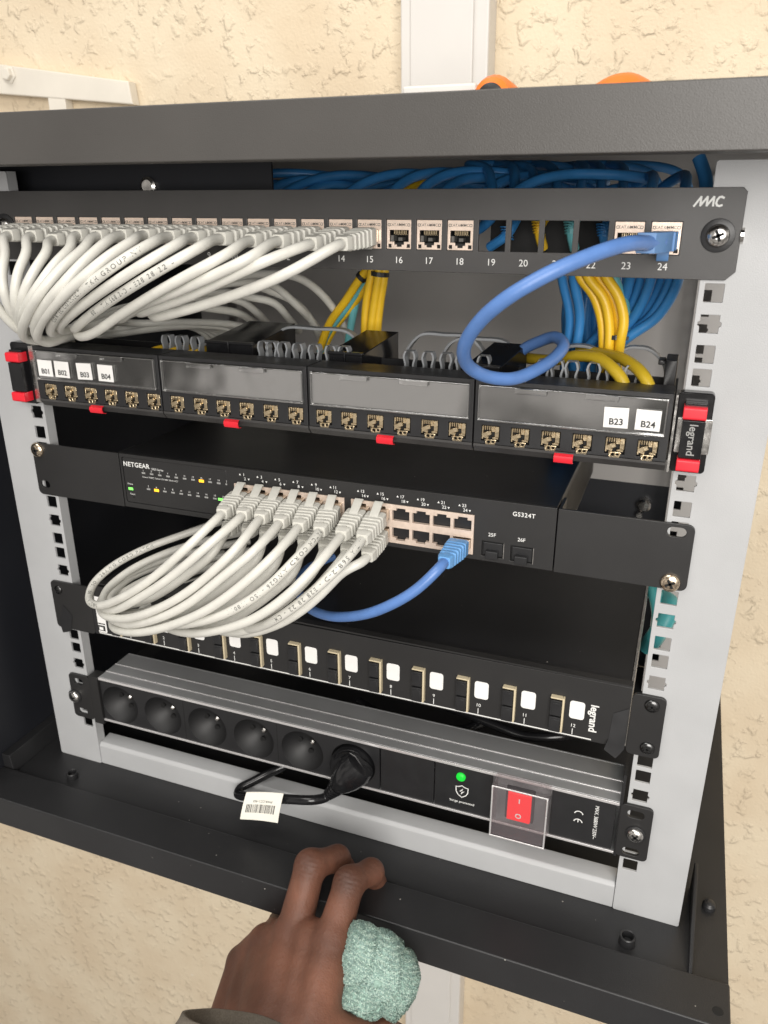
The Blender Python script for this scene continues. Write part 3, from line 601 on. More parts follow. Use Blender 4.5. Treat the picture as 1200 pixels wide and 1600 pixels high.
# pieces seen through the empty openings 19..22
for i, mt, dz in ((20, 'yellow', 3), (21, 'teal', 3), (22, 'bluec', 2), (19, 'bluec', 0)):
    x = JX[i - 1]; mb = MB()
    tube(mb, [V((x + 4 - (i == 19) * 14, 36, 12)), V((x + 2, 30, 20 + dz)), V((x + 7, 44, 34)), V((x + 12, 70, 40))], 2.9, 10)
    for k in range(5): mb.lathe((x + 2 - .3 * k, 30.5 - .2 * k, 17 + dz + k * 1.5), (0.1, 0.2, 1), [(0, 3.6), (.6, 3.6)], 10)
    tag(mb.build('network_cable', mt, None, origin=(x, 30, 14)), {19: 'blue cable seen through empty opening 19', 20: 'yellow cable end seen through empty opening 20', 21: 'pale teal cable end seen through empty opening 21', 22: 'blue cable end seen through empty opening 22'}[i], 'cable', 'cables behind the empty openings')
# yellow bundle on the right
Y = [[(906, 432, 58), (927, 460, 58), (940, 500, 58), (943, 545, 58), (944, 566, 62)], [(918, 432, 54), (943, 465, 54), (952, 505, 54), (951, 550, 54), (952, 574, 60)],
     [(934, 432, 58), (957, 465, 58), (967, 508, 58), (963, 550, 58), (962, 578, 62)], [(946, 430, 52), (966, 462, 52), (975, 502, 52), (970, 530, 52), (966, 560, 58)]]
YL = ['yellow cable leftmost of the four hanging below port 22', 'yellow cable second from the left of the four below port 22', 'yellow cable third from the left of the four below port 22', 'yellow cable rightmost of the four, touching the blue fan']
for p, l in zip(Y, YL):
    a = P(*p[0][:2], y=p[0][2]); cable(l, [a + V((-10, 10, 30)), a + V((-3, 2, 10))] + [P(u, v, y=d) for u, v, d in p] + [P(p[-1][0] - 4, p[-1][1] + 40, y=72)], 3.1, 'yellow', 'yellow network cables')
cable('pale teal cable between the yellow cables and the blue fan', [P(955, 420, y=68), P(962, 440, y=68), P(975, 470, y=70), P(978, 520, y=72), P(960, 570, y=76)], 2.9, 'teal', 'teal network cables')
mb = MB(); c = P(963, 527, y=56); mb.lathe(c, (-.05, .1, 1), [(-1.3, 5.6), (1.3, 5.6)], 16); mb.box(c.x + 4, c.x + 7.5, c.y - 4, c.y - 1, c.z - 1, c.z + 1); tag(mb.build('cable_tie', 'plastic', None, origin=c), 'black cable tie round the yellow cables below port 23', 'cable tie', 'black cable ties')
# two yellow cables entering the panel at B23, B24
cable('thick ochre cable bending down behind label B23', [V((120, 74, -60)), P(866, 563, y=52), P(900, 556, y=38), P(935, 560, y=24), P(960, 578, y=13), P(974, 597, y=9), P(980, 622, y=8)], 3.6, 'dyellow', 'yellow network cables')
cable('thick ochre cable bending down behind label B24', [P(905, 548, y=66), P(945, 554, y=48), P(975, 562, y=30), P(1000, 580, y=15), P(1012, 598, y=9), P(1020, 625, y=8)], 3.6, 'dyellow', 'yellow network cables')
# yellow and teal bundle in the middle
cable('yellow cable of the vertical pair below port 15, left one', [P(583, 400, y=88), P(580, 432, y=88), P(573, 470, y=90), P(570, 520, y=92), P(572, 570, y=94)], 3.2, 'yellow', 'yellow network cables')
cable('yellow cable of the vertical pair below port 15, middle', [P(594, 400, y=84), P(592, 432, y=84), P(586, 470, y=86), P(580, 520, y=88), P(582, 570, y=90)], 3.4, 'yellow', 'yellow network cables')
cable('yellow cable of the vertical group below port 15, right one', [P(602, 400, y=86), P(600, 432, y=86), P(594, 470, y=88), P(589, 520, y=90), P(590, 570, y=92)], 3.3, 'yellow', 'yellow network cables')
cable('yellow cable running diagonally down left below port 14', [P(590, 405, y=98), P(565, 432, y=100), P(540, 470, y=104), P(515, 505, y=108), P(500, 545, y=112)], 3.2, 'yellow', 'yellow network cables')
cable('lower yellow cable running diagonally beside the teal one below port 14', [P(590, 425, y=104), P(548, 480, y=112), P(524, 510, y=114), P(506, 545, y=116), P(500, 570, y=118)], 3.0, 'yellow', 'yellow network cables')
cable('pale teal cable running diagonally below port 14', [P(592, 420, y=106), P(565, 450, y=108), P(540, 482, y=110), P(512, 520, y=112), P(500, 550, y=114)], 3.0, 'teal', 'teal network cables')
cable('dark teal cable hanging between the two yellow groups', [P(578, 420, y=110), P(560, 460, y=112), P(550, 500, y=114), P(540, 560, y=116)], 3.0, 'teal', 'teal network cables')
for px, py, y, ax, lb in ((565, 433, 100, (1, 0, 1), 'black cable tie round the diagonal yellow cable below port 14'), (594, 428, 85, (.1, 0, 1), 'black cable tie round the vertical yellow cables below port 15')):
    c = P(px, py, y=y); mb = MB(); mb.lathe(c, ax, [(-1.5, 6.5 if py == 428 else 4.4), (1.5, 6.5 if py == 428 else 4.4)], 16); tag(mb.build('cable_tie', 'plastic', None, origin=c), lb, 'cable tie', 'black cable ties')
# yellow cables lying flat at the left of the keystone panel
for k, (a, b) in enumerate(((228, 552), (255, 554), (286, 556))):
    cable(['yellow cable lying behind the first comb slots, left one', 'yellow cable lying behind the first comb slots, middle one', 'yellow cable lying behind the first comb slots, right one'][k], [P(a - 6, b + 14, y=8), P(a + 4, b + 2, y=12), P(a + 28, b - 7, y=28), P(a + 60, b - 8, y=60), P(a + 80, b + 5, y=90)], 3.3, 'yellow', 'yellow network cables')
# aqua jacket cables at the right, low
for k, (pts, lb) in enumerate((([(1010, 918, 230), (1030, 930, 190), (1048, 950, 160), (1030, 985, 150), (1012, 1010, 170)], 'thick aqua cable loop seen through the upper right rail hole'), ([(1016, 900, 200), (1026, 935, 170), (1030, 965, 160), (1022, 1000, 170)], 'aqua cable beside the fibre enclosure at the right rail'))):
    cable(lb, [P(a, b, y=d) for a, b, d in pts], 7.5 if k == 0 else 6, 'aqua', 'aqua fibre cables')

# ================================================================== KEYSTONE PANEL with clear windows
kp = thing('keystone_patch_bay', (0, 0, -100), 'black 24 port keystone panel with clear label windows and red latches', 'patch panel')
EX = [(-212.2, -106.6), (-105.6, 3.4), (4.4, 110.9), (111.9, 220.2)]
KJ = [-201.2, -183.7, -166.2, -148.7, -131.5, -113.2, -94.2, -76.0, -58.4, -41.0, -23.2, -5.2, 14.6, 31.7, 49.3, 66.8, 84.4, 101.6, 121.8, 139.3, 156.9, 174.6, 192.7, 210.0]
ZK = -89.3
mb = MB(); mb.box(-222, 221, 40, 42, -99, -60); mb.box(-222, 221, 2, 40, -99, -97.5); mb.build('steel_frame', 'chassis', kp)
for n_, (xa, xb) in enumerate(EX):
    mb = MB()
    loops = [[(xa, -95.3), (xb, -95.3), (xb, -57.6), (xa, -57.6)], [(xa + 2.5, -80.5), (xb - 2.5, -80.5), (xb - 2.5, -60), (xa + 2.5, -60)]]
    for x in KJ[n_ * 6:n_ * 6 + 6]:
        loops.append([(x - 5.5, -93.6), (x - 3.2, -93.6), (x - 3.2, -95.0), (x + 3.2, -95.0), (x + 3.2, -93.6), (x + 5.5, -93.6), (x + 5.5, -84.0), (x - 5.5, -84.0)])
    plate(mb, loops, -15, 2.2, 0.2)
    mb.box(xa, xb, -12.75, 8, -58.6, -57.6); mb.box(xa, xb, -12.75, 30, -97.5, -96.6)
    mb.box(xa, xa + .8, -12.75, 8, -96.5, -58.7); mb.box(xb - .8, xb, -12.75, 8, -96.5, -58.7)
    mb.add([(xa, -15.2, -95.5), (xb, -15.2, -95.5), (xb, -15.2, -97), (xa, -15.2, -97), (xb, -12.0, -101), (xa, -12.0, -101), (xb, -8, -101), (xa, -8, -101), (xb, -8, -95.5), (xa, -8, -95.5)],
           [(0, 1, 2, 3), (3, 2, 4, 5), (5, 4, 6, 7), (7, 6, 8, 9), (9, 8, 1, 0), (0, 3, 5, 7, 9), (1, 8, 6, 4, 2)], 1)
    mb.box(xa + 1.5, xb - 1.5, -12.7, -11.7, -81.5, -59, 2)
    mod = mb.build('module_body', ['plastic', 'lip', 'winback'], kp)
    mb = MB(); mb.box(xa + 2.7, xb - 2.7, -16.2, -15.3, -80.1, -60.4); cv = mb.build('label_window', 'window', kp)
    mb = MB()
    for a in ((xa + 2.2, xb - 2.2, -81.2, -80.0), (xa + 2.2, xb - 2.2, -60.9, -60.1), (xa + 2.2, xa + 3.1, -79.9, -61.0), (xb - 3.1, xb - 2.2, -79.9, -61.0)): mb.box(a[0], a[1], -17.2, -15.2, a[2], a[3])
    for f in (.30, .66): xc = xa + (xb - xa) * f; mb.box(xc - 9, xc + 9, -18.6, -17.3, -63.4, -60.2); mb.box(xc - 7, xc + 7, -17.25, -15.2, -63.2, -62.4)
    mb.build('window_rim', 'winrim', cv, bevel=.3)
    mb = MB(); xc = [-161.2, -52, 56.4, 165.2][n_]; mb.loft([[(xc - 5.4, y_, z_), (xc + 5.4, y_, z_), (xc + 5.4, y_ + .8, z_ + .3), (xc - 5.4, y_ + .8, z_ + .3)] for y_, z_ in ((-15.9, -96.6), (-17.6, -97.4), (-18.0, -99.2), (-17.0, -101.4), (-14, -102.2))])
    mb.build('red_latch', 'red', mod, bevel=.3)
def kjack():
    mb = MB(); mb.add([(-6, -11, -6.3), (6, -11, -6.3), (6, -11, 5.6), (-6, -11, 5.6)], [(0, 1, 2, 3)], 1)
    for k in range(6): x = -4.8 + k * 1.25; mb.box(x, x + .7, -14.2, -11.1, 2.3, 4.9)
    def R(cx, cz, ang):
        c_, s_ = math.cos(ang), math.sin(ang); return lambda u, y, v: (cx + u * c_ - v * s_, y, cz + u * s_ + v * c_)
    mb.box(-3.6, 2.0, -14.9, -11.3, -1.2, 1.2, 0, R(-1.6, .2, .42)); mb.box(-2, 2, -13.9, -11.3, -.8, .8, 0, R(-3.3, -2.0, -.3))
    mb.box(2.6, 5.0, -14.6, -11.2, -1.6, 4.8); mb.box(.4, 2.4, -13.6, -11.2, 1.2, 4.2); mb.box(1.0, 4.6, -14.0, -11.2, -3.0, -1.8)
    mb.box(.6, 3.4, -13.0, -11.1, -1.5, 1.0, 1)
    plate(mb, [[(-3.3, -3.3), (3.5, -3.3), (2.9, -6.4), (-2.7, -6.4)], circ(-.9, -4.7, 1.0, 8), [(.9, -3.9), (2.6, -3.9), (2.4, -5.2), (.9, -5.2)]], -14.9, 1.6, .15, 0)
    mb.box(-5.2, -4.4, -14.4, -11.3, -3.4, 4.5)
    return mb
src = kjack().build('keystone_jack', ['gold', 'void'], kp, origin=(0, 0, 0), bevel=.25); src.location = (V((KJ[0], 0, ZK)) - WO[kp.name]) * MM; WO[src.name] = V((KJ[0], 0, ZK))
for x in KJ[1:]:
    o = put(src.data, 'keystone_jack', kp, (x, 0, ZK)); b = o.modifiers.new('edge', 'BEVEL'); b.width = .25 * MM; b.segments = 1; b.limit_method = 'ANGLE'
for s_, xc in (('B01', -200.9), ('B02', -186.2), ('B03', -166.8), ('B04', -148.8), ('B23', 191.8), ('B24', 208.6)):
    mb = MB(); rz = {'B03': .03, 'B23': .02}.get(s_, -.01)
    w2 = 6.3 if s_ < 'B1' else 6.5
    c_, s2 = math.cos(rz), math.sin(rz)
    mb.box(-w2, w2, -.15, 0, -5.7, 5.7, 0, lambda u, y, v: (xc + u * c_ - v * s2, -17.3 + y, -72.2 + u * s2 + v * c_))
    text(mb, s_, xc + .2, -74.6, 5.0, -17.6, 1, bold=.10, rot=rz)
    mb.build('label_tag', ['paper', 'blackink'], kp)
# grey combs
def comb_mesh():
    mb = MB(); pts = [(-3.4, 12.5), (-1.4, 12.6), (-.4, 11.0), (.2, 8.5), (-1.0, 4.5), (-1.0, 0)]
    for sx_ in (-1, 1):
        prev = None; rings = []
        for a, b in pts: rings.append([(sx_ * (3.5 + a * .9) - .6, 0, b), (sx_ * (3.5 + a * .9) + .6, 0, b), (sx_ * (3.5 + a * .9) + .6, 6, b), (sx_ * (3.5 + a * .9) - .6, 6, b)])
        mb.loft(rings)
    mb.box(-4.5, 4.5, 0.5, 4.5, -1.2, 0)
    return mb
src = comb_mesh().build('cable_comb', 'combgrey', kp, origin=(0, 0, 0), bevel=.3)
xs = [x + o_ for x in KJ for o_ in (0,)]
CX = [P(a, 556, y=18).x for a in (263, 284, 308, 412, 425, 442, 466, 491, 517, 537, 640, 669, 697, 722, 756, 850, 872, 895, 930, 960, 990)]
for k, x in enumerate(CX):
    loc = (x, 17, -62.5)
    if k == 0: src.location = (V(loc) - WO[kp.name]) * MM; WO[src.name] = V(loc)
    else:
        o = put(src.data, 'cable_comb', kp, loc)
# grey wire hoops behind
for (xa, xb, zz) in ((-58, 12, -46), (44, 100, -45), (70, 122, -46.5), (143, 178, -47), (178, 213, -46)):
    mb = MB(); pts = [(xa, -70), (xa + 1, -58), (xa + 5, -51), (xa + 12, zz - .5), ((xa + xb) / 2, zz), (xb - 12, zz - .5), (xb - 5, -51), (xb - .5, -58), (xb, -70)]
    cr_ = crom([V((a, 58, b)) for a, b in pts], 2)
    mb.loft([[(p.x - n.z * .9, 55, p.z + n.x * .9), (p.x - n.z * .9, 62, p.z + n.x * .9), (p.x + n.z * .9, 62, p.z - n.x * .9), (p.x + n.z * .9, 55, p.z - n.x * .9)]
             for p, n in [(cr_[i], (cr_[min(i + 1, len(cr_) - 1)] - cr_[max(i - 1, 0)]).normalized()) for i in range(len(cr_))]])
    mb.build('cable_hoop', 'combgrey', kp, bevel=.3)
mb = MB(); mb.box(-120, 214, 50, 66, -78, -71); mb.build('hoop_base', 'plastic', kp)
# black clamp blocks
for (xa, xb, y0, y1, zt) in ((-92, -50, 22, 70, -47), (5, 33, 16, 62, -47.5), (98, 124, 12, 52, -49)):
    mb = MB()
    mb.add([(xa, y0, -70), (xb - 5, y0, -70), (xb - 5, y0, zt - 7), (xa, y0, zt - 6), (xa + 8, y1, -70), (xb + 4, y1, -70), (xb + 4, y1, zt + 2), (xa + 8, y1, zt + 2)],
           [(0, 1, 2, 3), (4, 7, 6, 5), (0, 4, 5, 1), (3, 2, 6, 7), (0, 3, 7, 4), (1, 5, 6, 2)])
    mb.box(xa - .6, xb - 4.4, y0 - 1, y0 + 3, zt - 7.5, zt - 5.4); mb.box((xa + xb) / 2 - 3, (xa + xb) / 2 - 2, y0 - 1.4, y0 - .4, -69, zt - 5)
    mb.build('clamp_block', 'gloss', kp, bevel=.6)
mb = MB(); mb.box(213, 219.5, 20, 42, -68, -46); mb.box(209, 213, 20, 30, -49, -46); mb.build('end_post', 'plastic', kp, bevel=.6)
# end clips with red tabs
def clip(sx):
    x0, x1 = (222.5, 240.8) if sx > 0 else (-240.8, -222.5)
    mb = MB(); plate(mb, [rrect(x0, x1, -102.5, -57.5, 2.2)], -7, 6.9, .5)
    xm = (x0 + x1) / 2; mb.box(xm - 5.6, xm + 6.0, -15, -7.1, -92, -71); mb.box(xm - 5.4, xm + 5.8, -12.5, -7.1, -99, -62)
    c = mb.build('end_clip', 'gloss', kp, bevel=.9)
    for z0, z1_ in ((-70.5, -63.5), (-99.5, -92.5)):
        mb = MB(); mb.loft([[(xm - 5.9, y_, zc - hh), (xm + 6.0, y_, zc - hh), (xm + 6.0, y_, zc + hh), (xm - 5.9, y_, zc + hh)] for y_, zc, hh in ((-7.2, (z0 + z1_) / 2, 3.6), (-15.5, (z0 + z1_) / 2, 3.5), (-16.4, (z0 + z1_) / 2, 2.6))])
        mb.build('red_tab', 'red', c, bevel=.5)
    if sx > 0:
        mb = MB(); text(mb, 'legrand', xm + .2, -81.6, 6.0, -15.07, rot=-PI / 2, bold=.05); mb.build('embossed_mark', 'printdim', c)
        mb = MB(); mb.box(221.3, 222.4, -14, 0, -101, -58); mb.build('chrome_strip', 'steel', kp)
        mb = MB(); plate(mb, [rrect(x0 + 1, x1 + .6, -91, -71.5, .6)], -8.2, 1, .2); mb.build('clip_insert', 'steel', c)
    else:
        mb = MB(); mb.box(-222.3, -213.2, -9, -.1, -100.5, -59); mb.build('chrome_strip', 'steel', kp, bevel=.4)
clip(1); clip(-1)

# ================================================================== NETWORK SWITCH
sw = thing('network_switch', (0, 0, -178), 'black 24 port network switch with white print and lit indicators', 'network switch')
mb = MB(); mb.box(-159.3, 162.4, 1.0, 203, -177.2, -135.2); mb.build('chassis', 'chassis', sw, bevel=.8)
# vents on the right side
mb = MB()
for k in range(26):
    y0 = 26 + k * 6.4
    mb.add([(162.5, y0, -174), (162.5, y0 + 2.6, -174), (162.5, y0 + 8.6, -140), (162.5, y0 + 6.0, -140)], [(0, 1, 2, 3)])
mb.build('side_vents', 'void', sw)
ports = [-54.5, -40.6, -26.6, -12.6, 1.4, 15.4, 34.0, 48.0, 62.0, 76.0, 90.0, 104.0]
ports = [-55.5 + 13.85 * k for k in range(6)] + [33.7 + 13.9 * k for k in range(6)]
ports = [p + .6 for p in ports]
holes = [[(p - 6.4, -160.4), (p + 6.4, -160.4), (p + 6.4, -148.4), (p - 6.4, -148.4)] for p in ports]
pb0, pb1 = (ports[0] - 7.6, ports[5] + 7.6), (ports[6] - 7.6, ports[11] + 7.6)
mb = MB(); plate(mb, [[(-159.3, -177.2), (162.4, -177.2), (162.4, -135.2), (-159.3, -135.2)], [(pb0[0], -174), (pb0[1], -174), (pb0[1], -146.6), (pb0[0], -146.6)], [(pb1[0], -174), (pb1[1], -174), (pb1[1], -146.6), (pb1[0], -146.6)],
                     rrect(116.8, 131.2, -173.8, -163.2, .4), rrect(135.4, 150.0, -174.4, -163.6, .4), rrect(-157.5, -68.5, -173.4, -137.8, 1.5)], -2, 2.9, .25)
mb.build('faceplate', 'panel', sw)
mb = MB(); plate(mb, [rrect(-157.2, -68.8, -173.2, -138.0, 1.5)], -1.4, 1.5, .2); mb.build('indicator_panel', 'panel', sw)
def notch(cx, cz, up):
    s_ = 1 if up else -1
    return [(cx - 5.9, cz - 4 * s_), (cx - 5.9, cz + 3.2 * s_), (cx - 3.2, cz + 3.2 * s_), (cx - 3.2, cz + 4.9 * s_), (cx + 3.2, cz + 4.9 * s_), (cx + 3.2, cz + 3.2 * s_), (cx + 5.9, cz + 3.2 * s_), (cx + 5.9, cz - 4 * s_)]
for a, b, ps in ((pb0[0], pb0[1], ports[:6]), (pb1[0], pb1[1], ports[6:])):
    mb = MB(); plate(mb, [[(a + .1, -173.9), (b - .1, -173.9), (b - .1, -146.7), (a + .1, -146.7)]] + [notch(p, -153.8, True) for p in ps] + [notch(p, -166.8, False) for p in ps], -2.6, 3, .15)
    blk = mb.build('port_block', 'zamac', sw)
    for p in ps:
        for cz, s_ in ((-153.8, 1), (-166.8, -1)):
            mb = MB(); y0, y1 = .45, 16; zz = sorted((cz - 4.2 * s_, cz + 5.1 * s_))
            mb.add([(p - 6.1, y0, zz[0]), (p + 6.1, y0, zz[0]), (p + 6.1, y0, zz[1]), (p - 6.1, y0, zz[1]), (p - 6.1, y1, zz[0]), (p + 6.1, y1, zz[0]), (p + 6.1, y1, zz[1]), (p - 6.1, y1, zz[1])],
                   [(4, 5, 6, 7), (0, 1, 5, 4), (2, 3, 7, 6), (1, 2, 6, 5), (3, 0, 4, 7)], 0)
            for k in range(8):
                x = p - 3.7 + k * 1.05; mb.box(x - .22, x + .22, 1.5, 9, cz - 2.6 * s_ - .3, cz - 2.6 * s_ + .2, 1)
            mb.build('port', ['void', 'winback'], blk)
for xa, xb, z0, z1_ in ((116.8, 131.2, -173.8, -163.2), (135.4, 150.0, -174.4, -163.6)):
    mb = MB(); mb.box(xa + .1, xb - .1, -.5, .9, z0 + .1, z1_ - .1); s_ = mb.build('sfp_slot', 'void', sw)
    mb = MB(); xc = (xa + xb) / 2; mb.box(xa + .9, xb - .9, -1.8, -.6, z0 + .7, z1_ - 1.0); mb.box(xc - 4, xc + 4, -5.5, -1.9, z0 - .3, z0 + 5.0); mb.build('dust_cap', 'plastic', s_, bevel=.5)
    mb = MB(); mb.box(xb - .25, xb + .25, -2.5, -.6, z0, z1_); mb.build('metal_lip', 'steel', s_)
# ears
def ear(sx):
    a, b = (163.2, 241.3) if sx > 0 else (-241.3, -160.1)
    sl = [rrect(226.2, 236.8, -143.6, -137.6, 2.9, 5)] if sx > 0 else [rrect(-238.5, -229.5, -171.8, -165.8, 2.9, 5)]
    if sx > 0: o_ = [(a, -177.6), (b - 4, -177.6)] + [(b - 4 + 4 * math.sin(t * PI / 8), -173.6 - 4 * math.cos(t * PI / 8)) for t in range(1, 5)] + [(b - 4 + 4 * math.cos(t * PI / 8), -139.4 + 4 * math.sin(t * PI / 8)) for t in range(0, 5)] + [(a, -135.4)]
    else: o_ = [(b, -135.4), (a + 4, -135.4)] + [(a + 4 - 4 * math.sin(t * PI / 8), -139.4 + 4 * math.cos(t * PI / 8)) for t in range(1, 5)] + [(a + 4 - 4 * math.cos(t * PI / 8), -173.6 - 4 * math.sin(t * PI / 8)) for t in range(0, 5)] + [(b, -177.6)]
    mb = MB(); plate(mb, [o_] + sl, -2, 1.9, .25); x = 163.2 if sx > 0 else -161.9
    mb.box(x, x + 1.8, .0, 20, -177.4, -135.6)
    e_ = mb.build('rack_ear', 'panel', sw)
    return e_
ear(1); ear(-1)
phillips(sw, 231.8, -2, -172.9, 5.8, 'brass', 2.8, tilt=.5); phillips(sw, -236.0, -2, -140.9, 5.8, 'brass', 2.8, tilt=.2)
mb = MB()
text(mb, 'NETGEAR', -156.8, -143.2, 5.0, -1.47, align='LEFT', bold=.09, space=1.08)
text(mb, 'S350 Series', -132.0, -144.6, 2.2, -1.47, align='LEFT', bold=.02)
text(mb, 'GS324T', 142.5, -142.4, 4.0, -2.06, bold=.06, space=1.1)
text(mb, '25F', 123.2, -158.6, 3.4, -2.06, bold=.03); text(mb, '26F', 142.0, -159.2, 3.4, -2.06, bold=.03)
for k, p in enumerate(ports):
    zz = -139.6 - .15 * k; a, b = 2 * k + 1, 2 * k + 2
    text(mb, str(a), p + .6, zz, 3.0, -2.06, bold=.03, align='CENTER'); mb.add([(p - 3.2, -2.06, zz - .6), (p - 1.7, -2.06, zz - .6), (p - 2.45, -2.06, zz + .8)], [(0, 1, 2)])
    text(mb, str(b), p + 1.4, zz - 3.0, 3.0, -2.06, bold=.03); mb.add([(p + 3.6, -2.06, zz - 2.4), (p + 5.1, -2.06, zz - 2.4), (p + 4.35, -2.06, zz - 3.8)], [(0, 1, 2)])
text(mb, 'Power', -152.6, -158.6, 1.9, -1.47); text(mb, 'Reset', -151.6, -166.6, 1.9, -1.47)
for k in range(12):
    text(mb, str(2 * k + 1), -139.5 + k * 7.1, -146.6, 1.9, -1.47); text(mb, str(2 * k + 2), -136.6 + k * 7.1, -158.6, 1.9, -1.47)
text(mb, 'Green=1000M, Yellow=10/100M, Blink=ACT', -141, -151.6, 1.7, -1.47, align='LEFT')
text(mb, '25F', -44.0 - 21, -158.8, 1.9, -1.47) if False else None
mb.build('lettering', 'print', sw)
mb = MB()
for k in range(12):
    mb.box(-141 + k * 7.1, -138 + k * 7.1, -1.5, -1.41, -149.2, -148.0); mb.box(-138.1 + k * 7.1, -135.1 + k * 7.1, -1.5, -1.41, -161.4, -160.2)
mb.box(-74.4 , -71.6, -1.5, -1.41, -161.2, -160.0); mb.build('unlit_indicators', 'printdim', sw)
for x, z, mt, lb in ((-89.8 + .0, -148.6, 'amber', 'lit amber indicator in the upper row'), (-129.5, -160.8, 'amber', 'lit amber indicator in the lower row'), (-58.4, -160.8, 'greendim', None), (-152.6, -162.4, 'greendim', 'lit green power indicator')):
    if lb is None: x, lb = -75.4 + 14 - 1.0 - .4 - 12.2, 'lit green indicator in the lower row'
    mb = MB(); mb.box(x - 2.0, x + 2.0, -1.75, -1.52, z - 1.0, z + 1.0); o = mb.build('indicator_light', mt, sw, bevel=.2); o['label'] = lb
mb = MB(); mb.lathe((-150.8, -1.42, -169), (0, -1, 0), [(0, .9), (.05, .9)], 10); mb.build('reset_hole', 'void', sw)

# ---- cords in the switch
TIPS = [(347, 803), (378, 806), (406, 811), (436, 818), (466, 824), (499, 831), (533, 837), (566, 843)]
def px(*a): return [P(u, v, y=d) for u, v, d in a]
BOT = [  # upper row
 px((300, 848, -62), (240, 902, -66), (190, 934, -62), (154, 946, -52), (139, 936, -38), (146, 912, -22), (175, 885, -4), (225, 858, 18), (290, 834, 40), (345, 815, 60), (400, 800, 90)),
 px((330, 848, -64), (272, 898, -70), (215, 936, -66), (178, 953, -55), (160, 945, -38), (168, 920, -18), (205, 890, 4), (265, 862, 28), (320, 845, 50), (390, 830, 80)),
 px((370, 856, -66), (300, 920, -74), (238, 955, -72), (190, 967, -62), (160, 958, -46), (158, 938, -28), (185, 908, -4), (240, 880, 24), (310, 860, 50), (390, 845, 80)),
 px((400, 858, -66), (350, 900, -74), (290, 946, -76), (235, 970, -70), (195, 975, -58), (170, 960, -40), (180, 935, -16), (230, 905, 12), (300, 880, 44), (390, 860, 80)),
 px((430, 866, -66), (385, 908, -76), (325, 952, -80), (255, 981, -74), (205, 988, -62), (176, 978, -44), (185, 950, -18), (250, 915, 16), (330, 885, 50), (400, 870, 80)),
 px((462, 874, -66), (415, 920, -76), (360, 955, -80), (300, 974, -74), (262, 974, -60), (248, 962, -42), (270, 940, -14), (330, 910, 20), (400, 880, 60)),
 px((498, 880, -66), (455, 925, -78), (400, 965, -82), (335, 986, -76), (285, 988, -62), (258, 974, -42), (280, 950, -14), (340, 915, 20), (420, 885, 60)),
 px((530, 886, -64), (480, 932, -72), (440, 962, -74), (405, 980, -64), (378, 981, -48), (372, 968, -30), (395, 945, -6), (440, 915, 30), (480, 890, 70)),
]
BOTL = [  # lower row, partly hidden
 px((335, 862, -50), (290, 900, -52), (235, 935, -50), (190, 945, -40), (172, 935, -24), (200, 905, 4), (260, 880, 36), (330, 860, 70)),
 px((375, 862, -50), (320, 910, -54), (260, 945, -52), (210, 958, -42), (185, 945, -24), (215, 915, 4), (280, 885, 36), (350, 865, 70)),
 px((405, 868, -50), (340, 925, -56), (285, 958, -56), (225, 972, -50), (190, 968, -34), (205, 935, 0), (270, 900, 36), (350, 875, 70)),
 px((432, 880, -50), (385, 925, -56), (330, 962, -58), (270, 978, -52), (225, 976, -36), (225, 950, -6), (290, 915, 30), (360, 890, 70)),
 px((462, 890, -50), (420, 930, -58), (360, 968, -60), (300, 983, -54), (262, 978, -38), (262, 955, -10), (320, 920, 30), (390, 890, 70)),
 px((492, 890, -48), (450, 935, -56), (400, 967, -58), (350, 978, -50), (318, 968, -34), (325, 945, -6), (380, 915, 30), (430, 890, 70)),
 px((512, 900, -46), (478, 935, -54), (430, 968, -58), (380, 986, -54), (345, 985, -40), (340, 965, -16), (390, 930, 20), (440, 900, 60)),
 px((540, 890, -44), (500, 930, -52), (460, 962, -56), (415, 983, -54), (375, 990, -44), (352, 980, -24), (385, 945, 10), (440, 910, 50)),
]
BTX = {0: [('568.2 TIA / 11801 ISO - 26AWG CORD PATCH', 150, 3.6, False)], 5: [('PATCH CORD AWG26 - ISO 11801 /', 8, 3.8, False)], 7: [('.. TIA 568.2-D - E28 28/22 - CM1', 10, 4.0, False)]}
for k in range(8):
    A = V((ports[k], -2.6, -153.4)); B = P(*TIPS[k], y=-38)
    cord('patch_cable', ['white patch cord in the first upper switch port, forming the outermost left loop', 'white patch cord in the second upper switch port from the left', 'white patch cord in the third upper switch port from the left',
        'white patch cord in the fourth upper switch port from the left', 'white patch cord in the fifth upper switch port from the left', 'white patch cord printed AWG26 in the sixth upper switch port from the left',
        'white patch cord in the seventh upper switch port, left of the one printed E28', 'white patch cord printed 568.2-D E28, eighth in the upper switch ports'][k], 'patch cord', 'white patch cords', A, B, (0, 0, 1), BOT[k], ('wcord', 'wboot'), 3.0, 6.5, BTX.get(k, []))
    A2 = V((ports[k], -2.6, -167.2)); B2 = P(TIPS[k][0] + 8, TIPS[k][1] + 27, y=-33)
    cord('patch_cable', ['white patch cord in the lower switch port directly below the %s upper plug' % n_ for n_ in ('first', 'second', 'third', 'fourth', 'fifth', 'sixth', 'seventh', 'eighth')][k], 'patch cord', 'white patch cords', A2, B2, (0, 0, -1), BOTL[k], ('wcord', 'wboot'), 3.1, 4, [], False)
A = V((ports[11], -2.6, -166.8)); B = P(694, 879, y=-40)
o = cord('patch_cable', 'blue patch cord with light blue boot plugged into the bottom right switch port', 'patch cord', 'blue patch cords', A, B, (0, 0, -1),
         px((650, 922, -54), (590, 954, -56), (535, 964, -44), (495, 957, -24), (474, 940, 0), (466, 915, 24), (478, 890, 48), (520, 870, 80)), ('bcord', 'bboot'), 3.3, 5.5, [], False)

